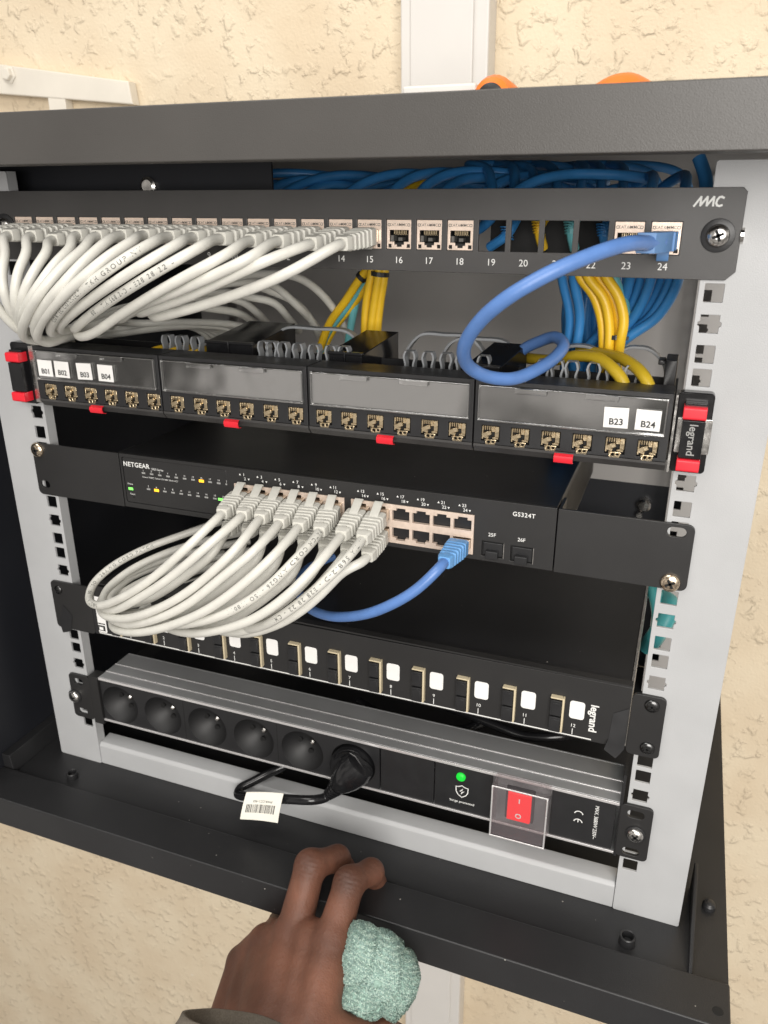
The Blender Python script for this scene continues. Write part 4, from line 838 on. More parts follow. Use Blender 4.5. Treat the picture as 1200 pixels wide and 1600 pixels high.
# ================================================================== FIBRE PANEL
fp = thing('fibre_drawer', (0, 0, -300), 'black 12 port fibre optic drawer with white marker squares', 'fibre panel')
mb = MB(); mb.box(-201.5, 217.5, 1.2, 235, -298, -252.6); mb.build('chassis', 'chassis', fp, bevel=.8)
mb = MB(); mb.box(217.6, 219.2, 1.2, 235, -297, -251.5); mb.build('side_plate', 'steel', fp)
AX = [173 - 32.35 * (11 - k) for k in range(12)]
mb = MB(); plate(mb, [[(-206, -297.5), (215, -297.5), (218.8, -293), (218.8, -250.5), (-203, -252.6)]] + [[(x - 4.2, -293.2), (x + 4.9, -293.2), (x + 4.9, -266.8), (x - 4.2, -266.8)] for x in AX], -1.2, 2.2, .2)
mb.box(-203, 218.8, -1.1, 5, -250.4, -249.2); mb.build('faceplate', 'panel', fp)
mb = MB(); mb.add([(209, -1.6, -272), (218.5, -1.6, -266), (218.5, -1.6, -298), (214, -6, -303), (206, -6, -298), (208, -1.6, -292)], [(0, 1, 2, 3, 4, 5)]); mb.build('side_latch', 'plastic', fp)
def adapter():
    mb = MB(); mb.box(-4.1, 4.7, .0, 10, -13.1, 13.1, 2)
    mb.box(3.6, 4.9, -3.4, .5, -13.2, 13.2, 1); mb.box(-4.2, 3.5, -3.4, .5, 12.2, 13.2, 1)
    for z0 in (-12.6, .2): mb.box(-3.9, 3.3, -4.6, .4, z0, z0 + 11.4, 0); mb.box(-2.9, 2.4, -4.9, -4.6, z0 + 1.2, z0 + 9.8, 0)
    return mb
src = adapter().build('fibre_adapter', ['plastic', 'cream', 'void'], fp, origin=(0, 0, 0), bevel=.35)
mbs = MB(); plate(mbs, [rrect(-4.9, 4.9, -6.8, 6.8, 2)], -.5, .4, .1); sq = mbs.build('marker_square', 'paper', fp, origin=(0, 0, 0))
for k, x in enumerate(AX):
    la = V((x, -1.2, -280.2)); ls = V((x + 13.2, -1.35, -275.2))
    if k == 0: src.location = (la - WO[fp.name]) * MM; WO[src.name] = la; sq.location = (ls - WO[fp.name]) * MM; WO[sq.name] = ls
    else:
        o = put(src.data, 'fibre_adapter', fp, la); b = o.modifiers.new('edge', 'BEVEL'); b.width = .35 * MM; b.segments = 1; b.limit_method = 'ANGLE'; put(sq.data, 'marker_square', fp, ls)
mb = MB()
for k, x in enumerate(AX):
    text(mb, str(k + 1), x + 11.4, -288.0, 3.6, -1.27, bold=.03); mb.box(x + 11.1, x + 11.6, -1.28, -1.22, -295.0, -290.4)
mb.box(-205, 197, -1.30, -1.22, -296.5, -295.6); text(mb, 'legrand', 197.0, -279.4, 7.2, -1.27, rot=-PI / 2, bold=.12)
mb.build('lettering', 'print', fp)
mb = MB(); plate(mb, [rrect(-205.6, -194.8, -295.0, -262, 1.2)], -1.6, .35, .1, 0); mb.box(-204.2, -196.2, -1.75, -1.62, -293.5, -288.5, 1); mb.box(-202.0, -198.2, -1.9, -1.76, -292.7, -290, 0); mb.box(-204.6, -195.8, -1.75, -1.62, -287.4, -286.4, 1)
mb.build('end_label', ['paper', 'blackink'], fp)
def ear2(x0, x1, z0, z1_, parent, slots=(), y=-2.4, name='rack_ear', mt='panel'):
    mb = MB(); plate(mb, [rrect(x0, x1, z0, z1_, 3.4)] + list(slots), y, 2.3, .3); return mb.build(name, mt, parent)
ear2(219.5, 240.2, -299.5, -253.3, fp); ear2(-246, -206.5, -298, -254.5, fp)
mb = MB(); mb.box(-206.6, -203.2, -2.0, 6, -297, -254); mb.add([(-243, -2.8, -292), (-236, -2.8, -276), (-228, -2.8, -284), (-232, -2.8, -300), (-241, -2.8, -303)], [(0, 1, 2, 3, 4)]); mb.build('slide_catch', 'plastic', fp)
phillips(fp, 231.8, -2.4, -259.9, 4.6, 'darkmetal', 2.0, tilt=.3); phillips(fp, 232.6, -2.4, -292.2, 4.6, 'darkmetal', 2.0, tilt=.8)
phillips(fp, -238.5, -2.4, -262, 3.8, 'darkmetal', 1.6, tilt=.3)

# ================================================================== POWER STRIP
ps = thing('power_strip', (0, 0, -387), 'aluminium rack power strip with six round sockets and lit red switch', 'power strip')
SX = [-194.0 + 43.5 * k for k in range(6)]; ZS = -366.6
X0, X1, ZT, ZB = -213.0, 220.6, -342.5, -386.6
mb = MB(); mb.box(X0, X1, .4, 9.6, ZT - 1.6, ZT); mb.box(X0, X1, 11.0, 22.0, ZT - 1.6, ZT); mb.box(X0, X1, 23.4, 40, ZT - 1.6, ZT)
mb.box(X0, X1, 9.5, 11.1, ZT - 1.6, ZT - .9, 0); mb.box(X0, X1, 21.9, 23.5, ZT - 1.6, ZT - .9, 0); mb.box(X0, X1, 40.1, 41.5, ZB, ZT); mb.box(X0, X1, .4, 40, ZB, ZB + 1.6)
mb.build('aluminium_profile', 'alu', ps, bevel=.3)
mb = MB(); mb.box(X0, X1, -.9, .35, ZT - 2.3, ZT - .1); mb.box(X0, X1, -.9, .35, ZB + .1, ZB + 1.9); mb.box(X0, X1, 9.4, 10.2, ZT + .02, ZT + .5); mb.box(X0, X1, 21.8, 22.6, ZT + .02, ZT + .5); mb.build('profile_edges', 'aluline', ps, bevel=.2)
plates = [(X0 + 1, 45.6, 'socket_plate')]
loops = [[(X0 + .4, ZB + 2.1), (45.4, ZB + 2.1), (45.4, ZT - 2.5), (X0 + .4, ZT - 2.5)]] + [circ(x, ZS, 18.2, 40) for x in SX]
mb = MB(); plate(mb, loops, 0, 2.0, .2); spl = mb.build('socket_plate', 'plastic', ps)
mb = MB()
for x in (SX[1] + 21.75, SX[3] + 21.75): mb.box(x - .3, x + .3, -.06, -.01, ZB + 3, ZT - 3)
mb.build('plate_joint', 'void', ps)
for x in SX:
    mb = MB(); c = V((x, 0, ZS)); prof = [(.3, 18.2), (1.2, 17.7), (4, 16.2), (8, 12.4), (11.5, 7.5), (13.4, 3.5), (13.8, .2)]
    mb.lathe(c, (0, 1, 0), prof, 40, 0, cap=False)
    for dx, dz in ((-7.4, 2.2), (2.4, -7.4)): mb.lathe((x + dx, 12.5, ZS + dz), (0, -1, 0), [(0, 2.5), (2.2, 2.5)], 14, 1)
    s_ = mb.build('socket', ['matte', 'void'], ps, origin=(x, 0, ZS), angle=60)
    mb = MB(); mb.lathe((x + 6.6, 14, ZS + 6.0), (0, -1, 0), [(0, 2.3), (8.5, 2.3), (9.6, 1.4), (10.0, .3)], 14); mb.build('earth_pin', 'steel', s_)
for a, b in ((46.4, 88.6), (89.4, 132.6), (175.2, 218.6)):
    mb = MB(); mb.box(a, b, .0, 1.9, ZB + 2.1, ZT - 2.5); mb.build('blank_plate', 'plastic', ps, bevel=.4)
mb = MB(); mb.lathe((109.3, 0, -353.4), (0, -1, 0), [(-1, 3.6), (1.2, 3.4), (2.4, 2.2), (2.8, .5)], 20); mb.build('indicator_light', 'green', ps)
mb = MB(); cx, cz = 110.4, -366.6
sh = [(0, 5.2), (2.4, 3.9), (4.6, 3.6), (4.4, -.5), (3.0, -3.2), (0, -5.4), (-3.0, -3.2), (-4.4, -.5), (-4.6, 3.6), (-2.4, 3.9), (0, 5.2)]
stroke(mb, [(cx + a, cz + b) for a, b in sh], .7, -.06); mb.add([(cx + .8, -.07, cz + 2.8), (cx - 2.0, -.07, cz - .4), (cx + .1, -.07, cz - .3), (cx - .8, -.07, cz - 3.0), (cx + 2.0, -.07, cz + .5), (cx - .1, -.07, cz + .4)], [(0, 1, 2), (3, 4, 5), (2, 4, 5)])
text(mb, 'Surge protected', 110.6, -376.4, 2.9, -.06, bold=.05); text(mb, 'MAX. 3680W 230V~', 206.2, -364.5, 3.7, -.06, rot=-PI / 2, space=.9, bold=.03)
for s_, x_ in ((1, 0),):
    for dz in (3.4, -3.6):
        arc = [(194.5 + (-2.9 * math.cos(a)) * 1.0, -364.5 + dz + 2.9 * math.sin(a)) for a in [math.radians(t) for t in range(-75, 80, 15)]]
        ang = -PI / 2; pts = [(194.5 + (v - (-364.5 + dz)) * 1.0, -364.5 + dz - (u - 194.5)) for u, v in arc]
        stroke(mb, pts, .7, -.06)
    stroke(mb, [(194.5, -364.5 - 3.6 + 2.6), (194.5, -364.5 - 3.6 - .2 + .6)], .6, -.06)
mb.build('lettering', 'print', ps)
mb = MB(); mb.box(143.4, 163.8, -3.6, 1, -377, -350.4); rk = mb.build('rocker_switch', 'plastic', ps, bevel=.8)
mb = MB(); mb.loft([[(145.0, -3.7, -351.6), (162.2, -3.7, -351.6), (162.2, -3.7, -375.8), (145.0, -3.7, -375.8)], [(145.4, -5.2, -352.2), (161.8, -5.2, -352.2), (161.8, -6.4, -375.2), (145.4, -6.4, -375.2)]]); mb.build('lit_rocker', 'redlit', rk, bevel=.6)
mb = MB(); plate(mb, [circ(153.6, -370.5, 2.2, 16), circ(153.6, -370.5, 1.4, 16)], -6.35, .05, 0); mb.box(153.2, 154.0, -5.6, -5.5, -360.5, -356); mb.build('rocker_symbol', 'print', rk)
mb = MB(); xa, xb, za, zb_ = 135.6, 174.4, -385.0, -341.0
mb.box(xa, xb, -15.2, -14.0, za, zb_); mb.box(xa, xa + 1.2, -13.95, -.1, za, zb_); mb.box(xb - 1.2, xb, -13.95, -.1, za, zb_); mb.box(xa + 1.25, xb - 1.25, -13.95, -.1, za, za + 1.2); mb.box(xa + 1.25, xb - 1.25, -13.95, -.1, zb_ - 1.2, zb_)
mb.build('clear_guard', 'frost', ps, bevel=.5)
mb = MB()
for a in ((xa - .3, xb + .3, za - .3, za + .9), (xa - .3, xb + .3, zb_ - .9, zb_ + .3), (xa - .3, xa + .9, za + .95, zb_ - .95), (xb - .9, xb + .3, za + .95, zb_ - .95)): mb.box(a[0], a[1], -15.9, -15.25, a[2], a[3])
mb.build('guard_rim', K['aluline'], ps, bevel=.3)
def sl(x0, x1, z): return rrect(x0, x1, z - 3, z + 3, 2.6)
e1 = ear2(221.4, 242.6, -385.5, -340.5, ps, [sl(226, 237, -347.5), sl(226, 237, -379.5)], y=-2.6); mb = MB(); mb.box(220.7, 222.6, -1.9, 60, -387, -318); mb.build('end_bracket', 'plastic', ps)
e2 = ear2(-243.5, -222, -387.5, -343.5, ps, [sl(-239, -229, -350.5), sl(-239, -229, -381)], y=-2.6)
mb = MB(); mb.box(-222.2, -213.1, -2.4, 8, -390, -342); mb.build('end_bracket', 'panel', ps, bevel=.3)
phillips(ps, 233.0, -2.6, -363.5, 5.4, 'steel', 2.8, washer=6.6, tilt=.9); phillips(ps, -239.6, -2.6, -366.5, 5.4, 'steel', 2.8, washer=6.6, tilt=.3)

# ---- power plug and cord
pc = thing('power_lead', (SX[5], 0, ZS), 'black power plug in the sixth socket with a barcode label on its cord', 'power cord')
c5 = V((SX[5], 0, ZS)); mb = MB()
mb.lathe(c5 + V((0, 3, 0)), (0, -1, 0), [(0, 16.8), (8, 16.8), (11, 16.2), (14, 14.0)], 36)
d1 = P(512, 1243, y=-14); b0_ = c5 + V((4, -11, 2))
ax_ = (d1 - b0_).normalized(); sd = ax_.cross(V((0, -1, 0))).normalized(); up2 = sd.cross(ax_).normalized()
def pr_ring(t, w_, h_):
    c = b0_ + ax_ * t; return [c + sd * (w_ * math.cos(a)) + up2 * (h_ * math.sin(a)) for a in [2 * PI * k / 16 for k in range(16)]]
L_ = (d1 - b0_).length
mb.loft([pr_ring(-13, 7, 5), pr_ring(-11, 12, 9), pr_ring(-4, 14, 11), pr_ring(6, 12.5, 10.5), pr_ring(L_ * .45, 9.5, 8.5), pr_ring(L_ * .58, 7.2, 7)])
for k in range(4):
    t = L_ * (.60 + .105 * k); r_ = 7.2 - .8 * k
    mb.loft([pr_ring(t, r_, r_), pr_ring(t + L_ * .06, r_ - .3, r_ - .3)]); mb.loft([pr_ring(t - 2, r_ - 1.6, r_ - 1.6), pr_ring(t + L_ * .11, r_ - 1.8, r_ - 1.8)])
mb.build('plug', 'gloss', pc, bevel=0, angle=40)
mb = MB(); q = tube(mb, [d1 - ax_ * 6, d1 + ax_ * 3] + px((490, 1250, -22), (455, 1249, -24), (415, 1246, -22), (388, 1245, -17), (371, 1240, -10), (374, 1232, -5), (392, 1223, 2), (415, 1211, 10), (440, 1199, 17), (470, 1184, 30)), 3.7, 14); mb.build('cord_jacket', 'gloss', pc, angle=60)
mb = MB(); q0, q1, q2, q3 = P(385, 1238, y=-27), P(443, 1240, y=-28), P(434, 1286, y=-36), P(375, 1280, y=-35)
N = 6; g = [[(q0.lerp(q1, i / N)).lerp(q3.lerp(q2, i / N), j / N) + V((0, -1.2 * math.sin(PI * j / N) + .8 * math.sin(PI * i / N), 0)) for i in range(N + 1)] for j in range(N + 1)]
fl = [p for r_ in g for p in r_]
for off in (0,): mb.add([p for p in fl] + [p + V((0, .35, 0)) for p in fl], [(j * 7 + i, j * 7 + i + 1, j * 7 + i + 8, j * 7 + i + 7) for j in range(N) for i in range(N)] + [(49 + j * 7 + i, 49 + j * 7 + i + 1, 49 + j * 7 + i + 8, 49 + j * 7 + i + 7) for j in range(N) for i in range(N)])
def onflag(u, v): return (q0.lerp(q1, u)).lerp(q3.lerp(q2, u), v) + V((0, -1.2 * math.sin(PI * v) + .8 * math.sin(PI * u) - .25, 0))
random.seed(5); u = .10
while u < .84:
    w_ = random.choice((.008, .014, .022)); mb.add([onflag(u, .40), onflag(u + w_, .40), onflag(u + w_, .70), onflag(u, .70)], [(0, 1, 2, 3)], 1); u += w_ + random.choice((.010, .016, .022))
vs, fs = text2d('PWR.CC1-403', .085, 'CENTER', .001); mb.add([onflag(.5 - a * 1.0, .29 + b * 1.2) for a, b, _ in vs], fs, 1)
mb.build('barcode_label', ['flag', 'blackink'], pc, angle=60)
# dark cords behind, between fibre drawer and strip
cable('black cord hanging in the dark gap between fibre drawer and power strip, left one', px((560, 1096, 60), (600, 1118, 50), (660, 1132, 46), (720, 1140, 50), (760, 1128, 70)), 3.6, 'gloss', 'black cords in the gap')
cable('black cord hanging in the dark gap between fibre drawer and power strip, right one', px((700, 1105, 80), (760, 1128, 60), (820, 1150, 56), (880, 1150, 60), (920, 1140, 80)), 3.6, 'gloss', 'black cords in the gap')

# ================================================================== things on top of the cabinet
t1 = thing('screwdriver', (60, 130, 84.6), 'orange tool handle lying on the cabinet top beside the white trunking', 'screwdriver')
mb = MB(); c0 = P(769, 133, y=95); rr = max(8, (P(769, 115, y=95).z - 84.8) / 2)
mb.lathe((c0.x, 90, 84.8 + rr), (0.05, 1, 0), [(0, rr * .55), (3, rr * .85), (9, rr), (30, rr * .92), (50, rr * .8), (75, rr * .9), (90, rr * .7)], 22); mb.build('handle', 'orange', t1)
mb = MB(); mb.lathe((c0.x, 89, 84.8 + rr), (0.05, 1, 0), [(-1, rr * .3), (0.5, rr * .6), (2, rr * .62)], 22); mb.build('end_cap', 'plastic', t1)
t2 = thing('pliers', (150, 130, 84.6), 'orange handled pliers lying on the cabinet top at the right', 'pliers')
rr = (P(970, 111, y=130).z - 84.8) / 2; ca = P(928, 122, y=130); cb = P(1015, 122, y=150)
mb = MB(); tube(mb, [V((ca.x, 130, 84.8 + rr * .9)), V((ca.x + 12, 131, 84.8 + rr)), V(((ca.x + cb.x) / 2, 134, 84.8 + rr)), V((cb.x - 10, 140, 84.8 + rr)), V((cb.x + 6, 146, 84.8 + rr * .9))], lambda t: rr * (.55 + .45 * math.sin(PI * min(1, max(0, t)))), 18); mb.build('handle', 'orange', t2)
mb = MB(); tube(mb, [V((ca.x - 32, 136, 84.8 + rr * .7)), V((ca.x - 12, 133, 84.8 + rr * .8)), V((ca.x + 2, 131, 84.8 + rr))], lambda t: rr * (.3 + .25 * t), 14); mb.build('jaw', 'plastic', t2)
mb = MB(); a, b = P(628, 139, y=120), P(744, 136, y=120); mb.box(a.x, b.x, 120, 190, 84.8, P(690, 131, y=120).z); tag(mb.build('white_box', 'trunk', None, origin=((a.x + b.x) / 2, 150, 84.7), bevel=2), 'flat white plastic box on the cabinet top before the trunking', 'box')

# ================================================================== HAND, SLEEVE, CLOTH
def sdf_mesh(prims, k, voxel, sub=3, extra=None):
    """one continuous skin: blended round cones, meshed by voxel remesh and pulled onto the smooth union"""
    mb = MB()
    for a, b, ra, rb in prims:
        a, b = V(a), V(b); ax = (b - a); L = max(ax.length, .01); n = 6
        prof = [(-ra * math.cos(t), max(ra * math.sin(t), .05)) for t in [PI * .5 * i / 4 for i in range(5)]] + [(L + rb * math.sin(t), max(rb * math.cos(t), .05)) for t in [PI * .5 * i / 4 for i in range(5)]]
        mb.lathe(a, ax, prof, 18)
    me = bpy.data.meshes.new('t'); me.from_pydata([tuple(p) for p in mb.v], [], mb.f)
    ob = bpy.data.objects.new('t', me); C.objects.link(ob)
    rm = ob.modifiers.new('r', 'REMESH'); rm.mode = 'VOXEL'; rm.voxel_size = voxel
    s_ = ob.modifiers.new('s', 'SMOOTH'); s_.iterations = 6; s_.factor = .6
    dg = bpy.context.evaluated_depsgraph_get(); ev = ob.evaluated_get(dg); m2 = ev.to_mesh()
    vs = np.array([v.co[:] for v in m2.vertices]); fs = [tuple(p.vertices) for p in m2.polygons]; ev.to_mesh_clear()
    bpy.data.objects.remove(ob); bpy.data.meshes.remove(me)
    A_ = np.array([p[0][:] for p in prims]); B_ = np.array([p[1][:] for p in prims]); RA = np.array([p[2] for p in prims]); RB = np.array([p[3] for p in prims])
    def sd(x):
        out = None
        for a, b, ra, rb in zip(A_, B_, RA, RB):
            ab = b - a; t = np.clip(((x - a) @ ab) / max(ab @ ab, 1e-9), 0, 1); d = np.linalg.norm(x - a - t[:, None] * ab, axis=1) - (ra + (rb - ra) * t)
            if out is None: out = d
            else: h = np.maximum(k - np.abs(out - d), 0) / k; out = np.minimum(out, d) - h * h * k * .25
        return out
    for _ in range(6):
        d = sd(vs); e_ = .4
        g_ = np.stack([(sd(vs + np.eye(3)[i] * e_) - sd(vs - np.eye(3)[i] * e_)) / (2 * e_) for i in range(3)], 1)
        vs = vs - g_ * (d / np.maximum((g_ ** 2).sum(1), .2))[:, None] * .8
    if extra is not None: vs = extra(vs)
    return vs, fs
def skin_mat():
    M = bpy.data.materials.new('brown_skin'); M.use_nodes = True; t = M.node_tree; n = t.nodes; L = t.links; b = n['Principled BSDF']
    co = n.new('ShaderNodeTexCoord'); b.inputs['Roughness'].default_value = .55; b.inputs['Specular IOR Level'].default_value = .35
    b.inputs['Subsurface Weight'].default_value = .15; b.inputs['Subsurface Radius'].default_value = (.004, .0015, .0008); b.inputs['Subsurface Scale'].default_value = 1
    a = n.new('ShaderNodeTexNoise'); a.inputs['Scale'].default_value = 28; a.inputs['Detail'].default_value = 5; L.new(co.outputs['Object'], a.inputs['Vector'])
    r_ = n.new('ShaderNodeValToRGB'); L.new(a.outputs[0], r_.inputs[0]); e_ = r_.color_ramp.elements; e_[0].position = .32; e_[0].color = (.095, .041, .025, 1); e_[1].position = .68; e_[1].color = (.190, .081, .050, 1)
    at = n.new('ShaderNodeAttribute'); at.attribute_name = 'knuckle'; mk = n.new('ShaderNodeMix'); mk.data_type = 'RGBA'; L.new(at.outputs['Fac'], mk.inputs['Factor']); L.new(r_.outputs[0], mk.inputs['A']); mk.inputs['B'].default_value = (.050, .024, .018, 1)
    L.new(mk.outputs['Result'], b.inputs['Base Color'])
    v = n.new('ShaderNodeTexVoronoi'); v.feature = 'DISTANCE_TO_EDGE'; v.inputs['Scale'].default_value = 520; L.new(co.outputs['Object'], v.inputs['Vector'])
    w_ = n.new('ShaderNodeTexNoise'); w_.inputs['Scale'].default_value = 260; w_.inputs['Detail'].default_value = 4; L.new(co.outputs['Object'], w_.inputs['Vector'])
    m_ = n.new('ShaderNodeMath'); m_.operation = 'MULTIPLY_ADD'; m_.inputs[1].default_value = .5; L.new(v.outputs[0], m_.inputs[0]); L.new(w_.outputs[0], m_.inputs[2])
    bu = n.new('ShaderNodeBump'); bu.inputs['Strength'].default_value = .7; bu.inputs['Distance'].default_value = .0006; L.new(m_.outputs[0], bu.inputs['Height']); L.new(bu.outputs[0], b.inputs['Normal'])
    return M
I1, I2, I3, I4 = P(519, 1470, y=-100), P(546, 1378, y=-70), P(580, 1362, y=-49), P(595, 1392, y=-30)
M1, M2, M3, M4 = P(457, 1462, y=-95), P(485, 1352, y=-66), P(527, 1341, y=-44), P(549, 1368, y=-29)
R1, R2, R3, R4 = P(416, 1474, y=-93), V((-14, -58, -485)), V((-8, -46, -502)), V((0, -58, -514))
L1, L2, L3, L4 = P(380, 1504, y=-100), V((-34, -74, -505)), V((-26, -62, -520)), V((-16, -70, -528))
WC = P(398, 1690, y=-178); WR = P(462, 1690, y=-170); WL = P(333, 1690, y=-172)
T1, T2, T3, T4 = P(505, 1650, y=-150), P(556, 1622, y=-128), P(596, 1612, y=-112), P(640, 1632, y=-98)
FA = P(300, 1860, y=-225); FB = P(390, 1870, y=-228)
deep = lambda p, d: p + V((0, d * .5, -d * .85))
prims = [(I1, I2, 12.2, 10.6), (I2, I3, 10.0, 8.7), (I3, I4, 8.4, 7.0), (M1, M2, 12.6, 11.0), (M2, M3, 10.3, 9.0), (M3, M4, 8.7, 7.4),
         (R1, R2, 10.8, 9.6), (R2, R3, 9.5, 8.6), (R3, R4, 8.5, 7.4), (L1, L2, 9.6, 8.4), (L2, L3, 8.3, 7.4), (L3, L4, 7.4, 6.4),
         (I1, WR, 13.0, 17.5), (M1, WC, 13.4, 18.5), (R1, WC, 12.6, 18.0), (L1, WL, 11.8, 16.5), (deep(I1, 8), deep(WR, 6), 12, 17), (deep(L1, 8), deep(WL, 6), 11, 16), (deep(M1, 9), deep(WC, 8), 12, 17),
         (I1, M1, 11.4, 11.6), (M1, R1, 11.6, 11), (R1, L1, 11, 10.2),
         (I1.lerp(M1, .5), WR.lerp(WC, .5), 12.2, 18), (M1.lerp(R1, .5), WC, 12.2, 18), (R1.lerp(L1, .5), WC.lerp(WL, .5), 11.8, 17.5),
         (T1, T2, 15.5, 12.5), (T2, T3, 11.8, 10.4), (T3, T4, 10.2, 8.8), (WR, T1, 17, 15.5), (T2, I1.lerp(WR, .55), 11, 12),
         (WR, FB, 17, 22), (WL, FA, 16, 22), (WC, (FA + FB) / 2, 19, 25)]
def wrinkles(vs):
    # creases over the knuckles
    out = vs.copy()
    cen = vs.mean(0)
    for c, ax, amp, wd in ((I2, I2 - I1, .6, 9), (M2, M2 - M1, .6, 9), (I3, I3 - I2, .4, 7), (M3, M3 - M2, .4, 7)):
        c = np.array(c); ax = np.array((ax).normalized()); r_ = vs - c; t = r_ @ ax; dist = np.linalg.norm(r_, axis=1)
        top = np.clip(((r_ @ np.array([.15, -.55, .8])) / 9.0), 0, 1)
        wgt = (.45 + .4 * np.sin(r_[:, 0] * .9 + t * .8)) * np.exp(-(t / wd * 1.4) ** 2) * (dist < 17) * top * amp
        n_ = r_ - t[:, None] * ax; n_ /= np.maximum(np.linalg.norm(n_, axis=1), 1e-6)[:, None]
        out += n_ * (wgt * np.sin(t * 2.0 + .5 * np.sin(r_[:, 0] * .7)))[:, None]
    # tendons on the back of the hand
    for a, b in ((I1, WR), (M1, WC), (R1, WC)):
        a, b = np.array(a), np.array(b); ab = b - a; L = np.linalg.norm(ab); u = ab / L; t = (vs - a) @ u; d = vs - a - t[:, None] * u
        side = np.cross(u, np.array([.1, -.8, .6])); side /= np.linalg.norm(side); lat = d @ side
        w_ = np.exp(-(lat / 3.6) ** 2) * np.clip(t / 12, 0, 1) * np.clip((L * .75 - t) / 25, 0, 1) * ((d @ np.array([.1, -.8, .6])) > 4)
        out += np.array([.1, -.6, .7]) * (w_ * .45)[:, None]
    return out
vs, fs = sdf_mesh(prims, 5.0, 1.15, extra=wrinkles)
mb = MB(); mb.add([tuple(v) for v in vs], fs); person = mb.build('person', skin_mat(), None, origin=WC, angle=180)
kn = person.data.attributes.new('knuckle', 'FLOAT', 'POINT'); vv = np.array([v.co[:] for v in person.data.vertices]) / MM + np.array(WC[:]); kk = np.zeros(len(vv))
for c_, r_, a_ in ((I2, 10, .75), (M2, 10, .75), (I3, 8, .5), (M3, 8, .5), (I1, 13, .35), (M1, 13, .4), (R1, 13, .45), (L1, 13, .45)):
    kk = np.maximum(kk, a_ * np.exp(-(np.linalg.norm(vv - np.array((c_ + V((0, -4, 6)))[:]), axis=1) / r_) ** 2))
kn.data.foreach_set('value', kk.astype(np.float32))
tag(person, "person's dark brown left hand gripping the cabinet's front beam", 'person')
# fingernail of the index finger
d_ = (I4 - I3).normalized(); out_ = V((.55, .45, .35)); out_ = (out_ - d_ * out_.dot(d_)).normalized(); sd_ = d_.cross(out_)
cN = I3.lerp(I4, .75) + out_ * 7.3; mb = MB()
mb.add([cN + d_ * a + sd_ * b + out_ * (-.09 * b * b + .4) for a in np.linspace(-6, 6.5, 6) for b in np.linspace(-4.6, 4.6, 7)], [(i * 7 + j, i * 7 + j + 1, i * 7 + j + 8, i * 7 + j + 7) for i in range(5) for j in range(6)])
K['nail'] = mat('fingernail', (.42, .20, .14), .3, var=.05, sss=.1); mb.build('fingernail', 'nail', person)
# sleeve cuff round the wrist
mb = MB(); a, b = P(366, 1614, y=-186), P(322, 1840, y=-235); ax_ = (b - a).normalized(); s1 = ax_.cross(V((0, -.8, .6))).normalized(); s2 = s1.cross(ax_).normalized(); rings = []; N = 48
for i in range(26):
    t = i * 3.2; ring = []
    for k in range(N):
        an = 2 * PI * k / N; f = 1 + .035 * math.sin(3 * an + i * .35) + .02 * math.sin(7 * an - i * .5) + (.03 if 1 < i < 4 else 0)
        c0 = a + ax_ * (t - 6); ring.append(c0 + (s1 * (32 + i * .5) * math.cos(an) + s2 * (30 + i * .5) * math.sin(an)) * f)
    rings.append(ring)
inner = [[p + (a + ax_ * (j * 3.2 - 6) - p).normalized() * 2.2 for p in rings[j]] for j in (6, 3, 0)]
mb.loft(inner + rings, cap=False); mb.build('sleeve', 'sleeve', person, angle=180)

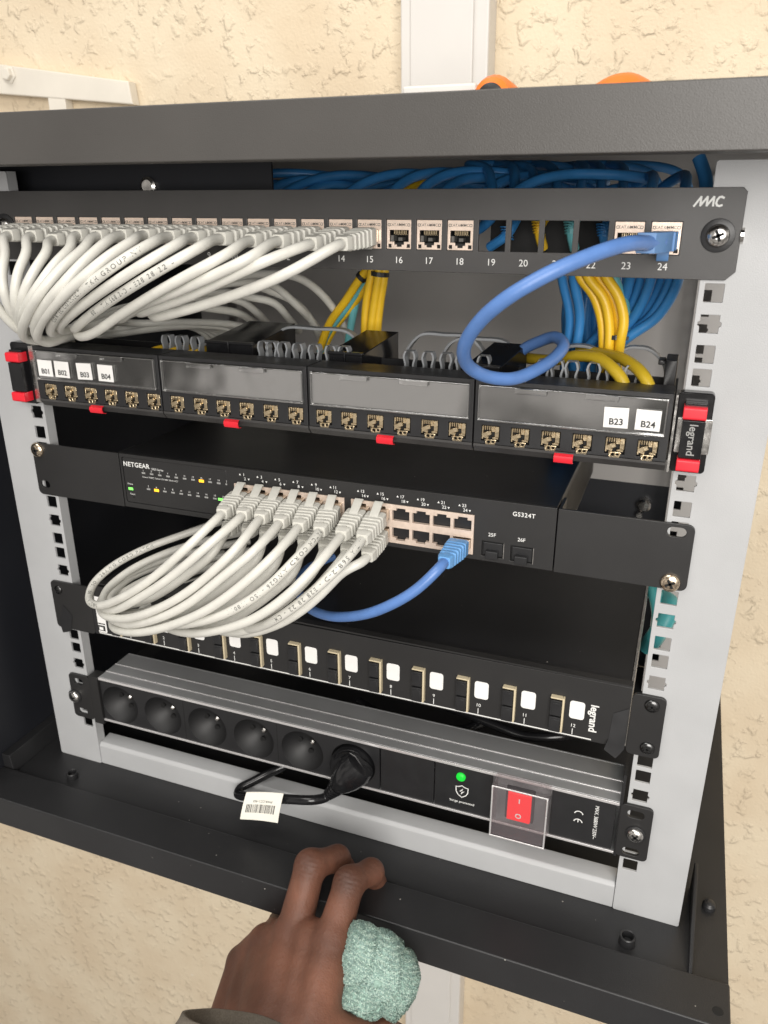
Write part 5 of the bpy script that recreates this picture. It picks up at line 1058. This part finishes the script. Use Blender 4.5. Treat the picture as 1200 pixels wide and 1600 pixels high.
# cloth bunched in the hand: folded terry microfibre
N1, N2 = 170, 220
from mathutils import noise as NS
CC = (591, 1512); cc = P(*CC, y=-99); ex, ez, ey = RT.copy(), -DN, FW.copy(); MP = FPX / (cc - CP).dot(FW)
OUT = [(550, 1441), (575, 1441), (602, 1452), (628, 1472), (650, 1500), (656, 1530), (648, 1562), (634, 1582), (618, 1592), (598, 1580), (570, 1588), (540, 1590), (524, 1550), (526, 1505), (536, 1470)]
oa = sorted([(math.atan2(-(y - CC[1]), x - CC[0]) % (2 * PI), math.hypot(x - CC[0], y - CC[1]) / MP) for x, y in OUT])
oa = [(oa[-1][0] - 2 * PI, oa[-1][1])] + oa + [(oa[0][0] + 2 * PI, oa[0][1])]
def orad(a): return float(np.interp(a % (2 * PI), [o[0] for o in oa], [o[1] for o in oa]))
pts, nrm = [], []
for i in range(N1):
    th = PI * i / (N1 - 1)
    for j in range(N2):
        ph = 2 * PI * j / N2; R_ = orad(ph) - 1.2
        rr_ = abs(math.sin(th)) ** .62 * R_; x, y = rr_ * math.cos(ph), rr_ * math.sin(ph); z = -math.cos(th) * 17
        q = V((x, y, z)); n_ = V((math.cos(ph) * math.sin(th), math.sin(ph) * math.sin(th), -math.cos(th)))
        g = x * .72 - y * .50 + .012 * (x + y) ** 2 + 6 * NS.noise(q * .035 + V((3, 1, 2)))
        rdg = 1 - abs(math.sin(g * .145 + .9)); f = -6.5 * rdg ** 2 * math.sin(th) ** .3
        f += 1.9 * math.sin((x * .5 + y * .9) * .17 + 2.5 * NS.noise(q * .05)) + 1.2 * NS.noise(q * .16) + .9 * NS.noise(q * .55) + .5 * NS.noise(q * 1.3)
        f *= .25 + .75 * min(1, abs(math.cos(th)) * 1.6)
        q = q + n_ * f; pts.append(cc + ex * q.x + ez * q.y + ey * q.z); nrm.append(ex * n_.x + ez * n_.y + ey * n_.z)
mb = MB(); mb.add(pts, [(i * N2 + j, i * N2 + (j + 1) % N2, (i + 1) * N2 + (j + 1) % N2, (i + 1) * N2 + j) for i in range(N1 - 1) for j in range(N2)])
random.seed(11)
for mi_ in (0, 1, 2):
    tv, tf = [], []
    for _ in range((12000, 22000, 22000)[mi_]):
        k = random.randrange(N2 * 2, len(pts) - N2 * 2); p, n_ = pts[k], nrm[k]
        rw = math.sin((p - cc).dot(ex) * .9 + (p - cc).dot(ez) * 2.3 + 3 * math.sin((p - cc).dot(ex) * .12))
        if (mi_ == 1 and rw > .1) or (mi_ == 2 and rw < .1): continue
        t = V((random.gauss(0, 1), random.gauss(0, 1), random.gauss(0, 1))); t = (t - n_ * t.dot(n_)).normalized(); h_ = random.uniform(.5, 1.3); w_ = random.uniform(.2, .34)
        o_ = len(tv); b_ = t.cross(n_) * w_; m_ = p + n_ * h_ + t * .35; e_ = p + n_ * h_ * .6 + t * 1.1
        tv += [p - b_, p + b_, m_ + b_, m_ - b_, e_ + b_ * .7, e_ - b_ * .7]; tf += [(o_, o_ + 1, o_ + 2, o_ + 3), (o_ + 3, o_ + 2, o_ + 4, o_ + 5)]
    mb.add(tv, tf, mi_)
K['cloth'] = mat('green_microfibre', (.30, .43, .37), .95, var=.3, vscale=300, bump=.8, bscale=900, spec=.1)
K['cloth2'] = mat('pale_microfibre_loops', (.45, .57, .50), .95, var=.2, vscale=400, spec=.1)
K['cloth3'] = mat('grey_green_microfibre_loops', (.24, .34, .31), .95, var=.3, vscale=400, spec=.1)
cloth = mb.build('microfibre_cloth', ['cloth', 'cloth3', 'cloth2'], None, origin=cc, angle=180); tag(cloth, 'pale green fluffy cloth bunched up in the hand', 'cloth')
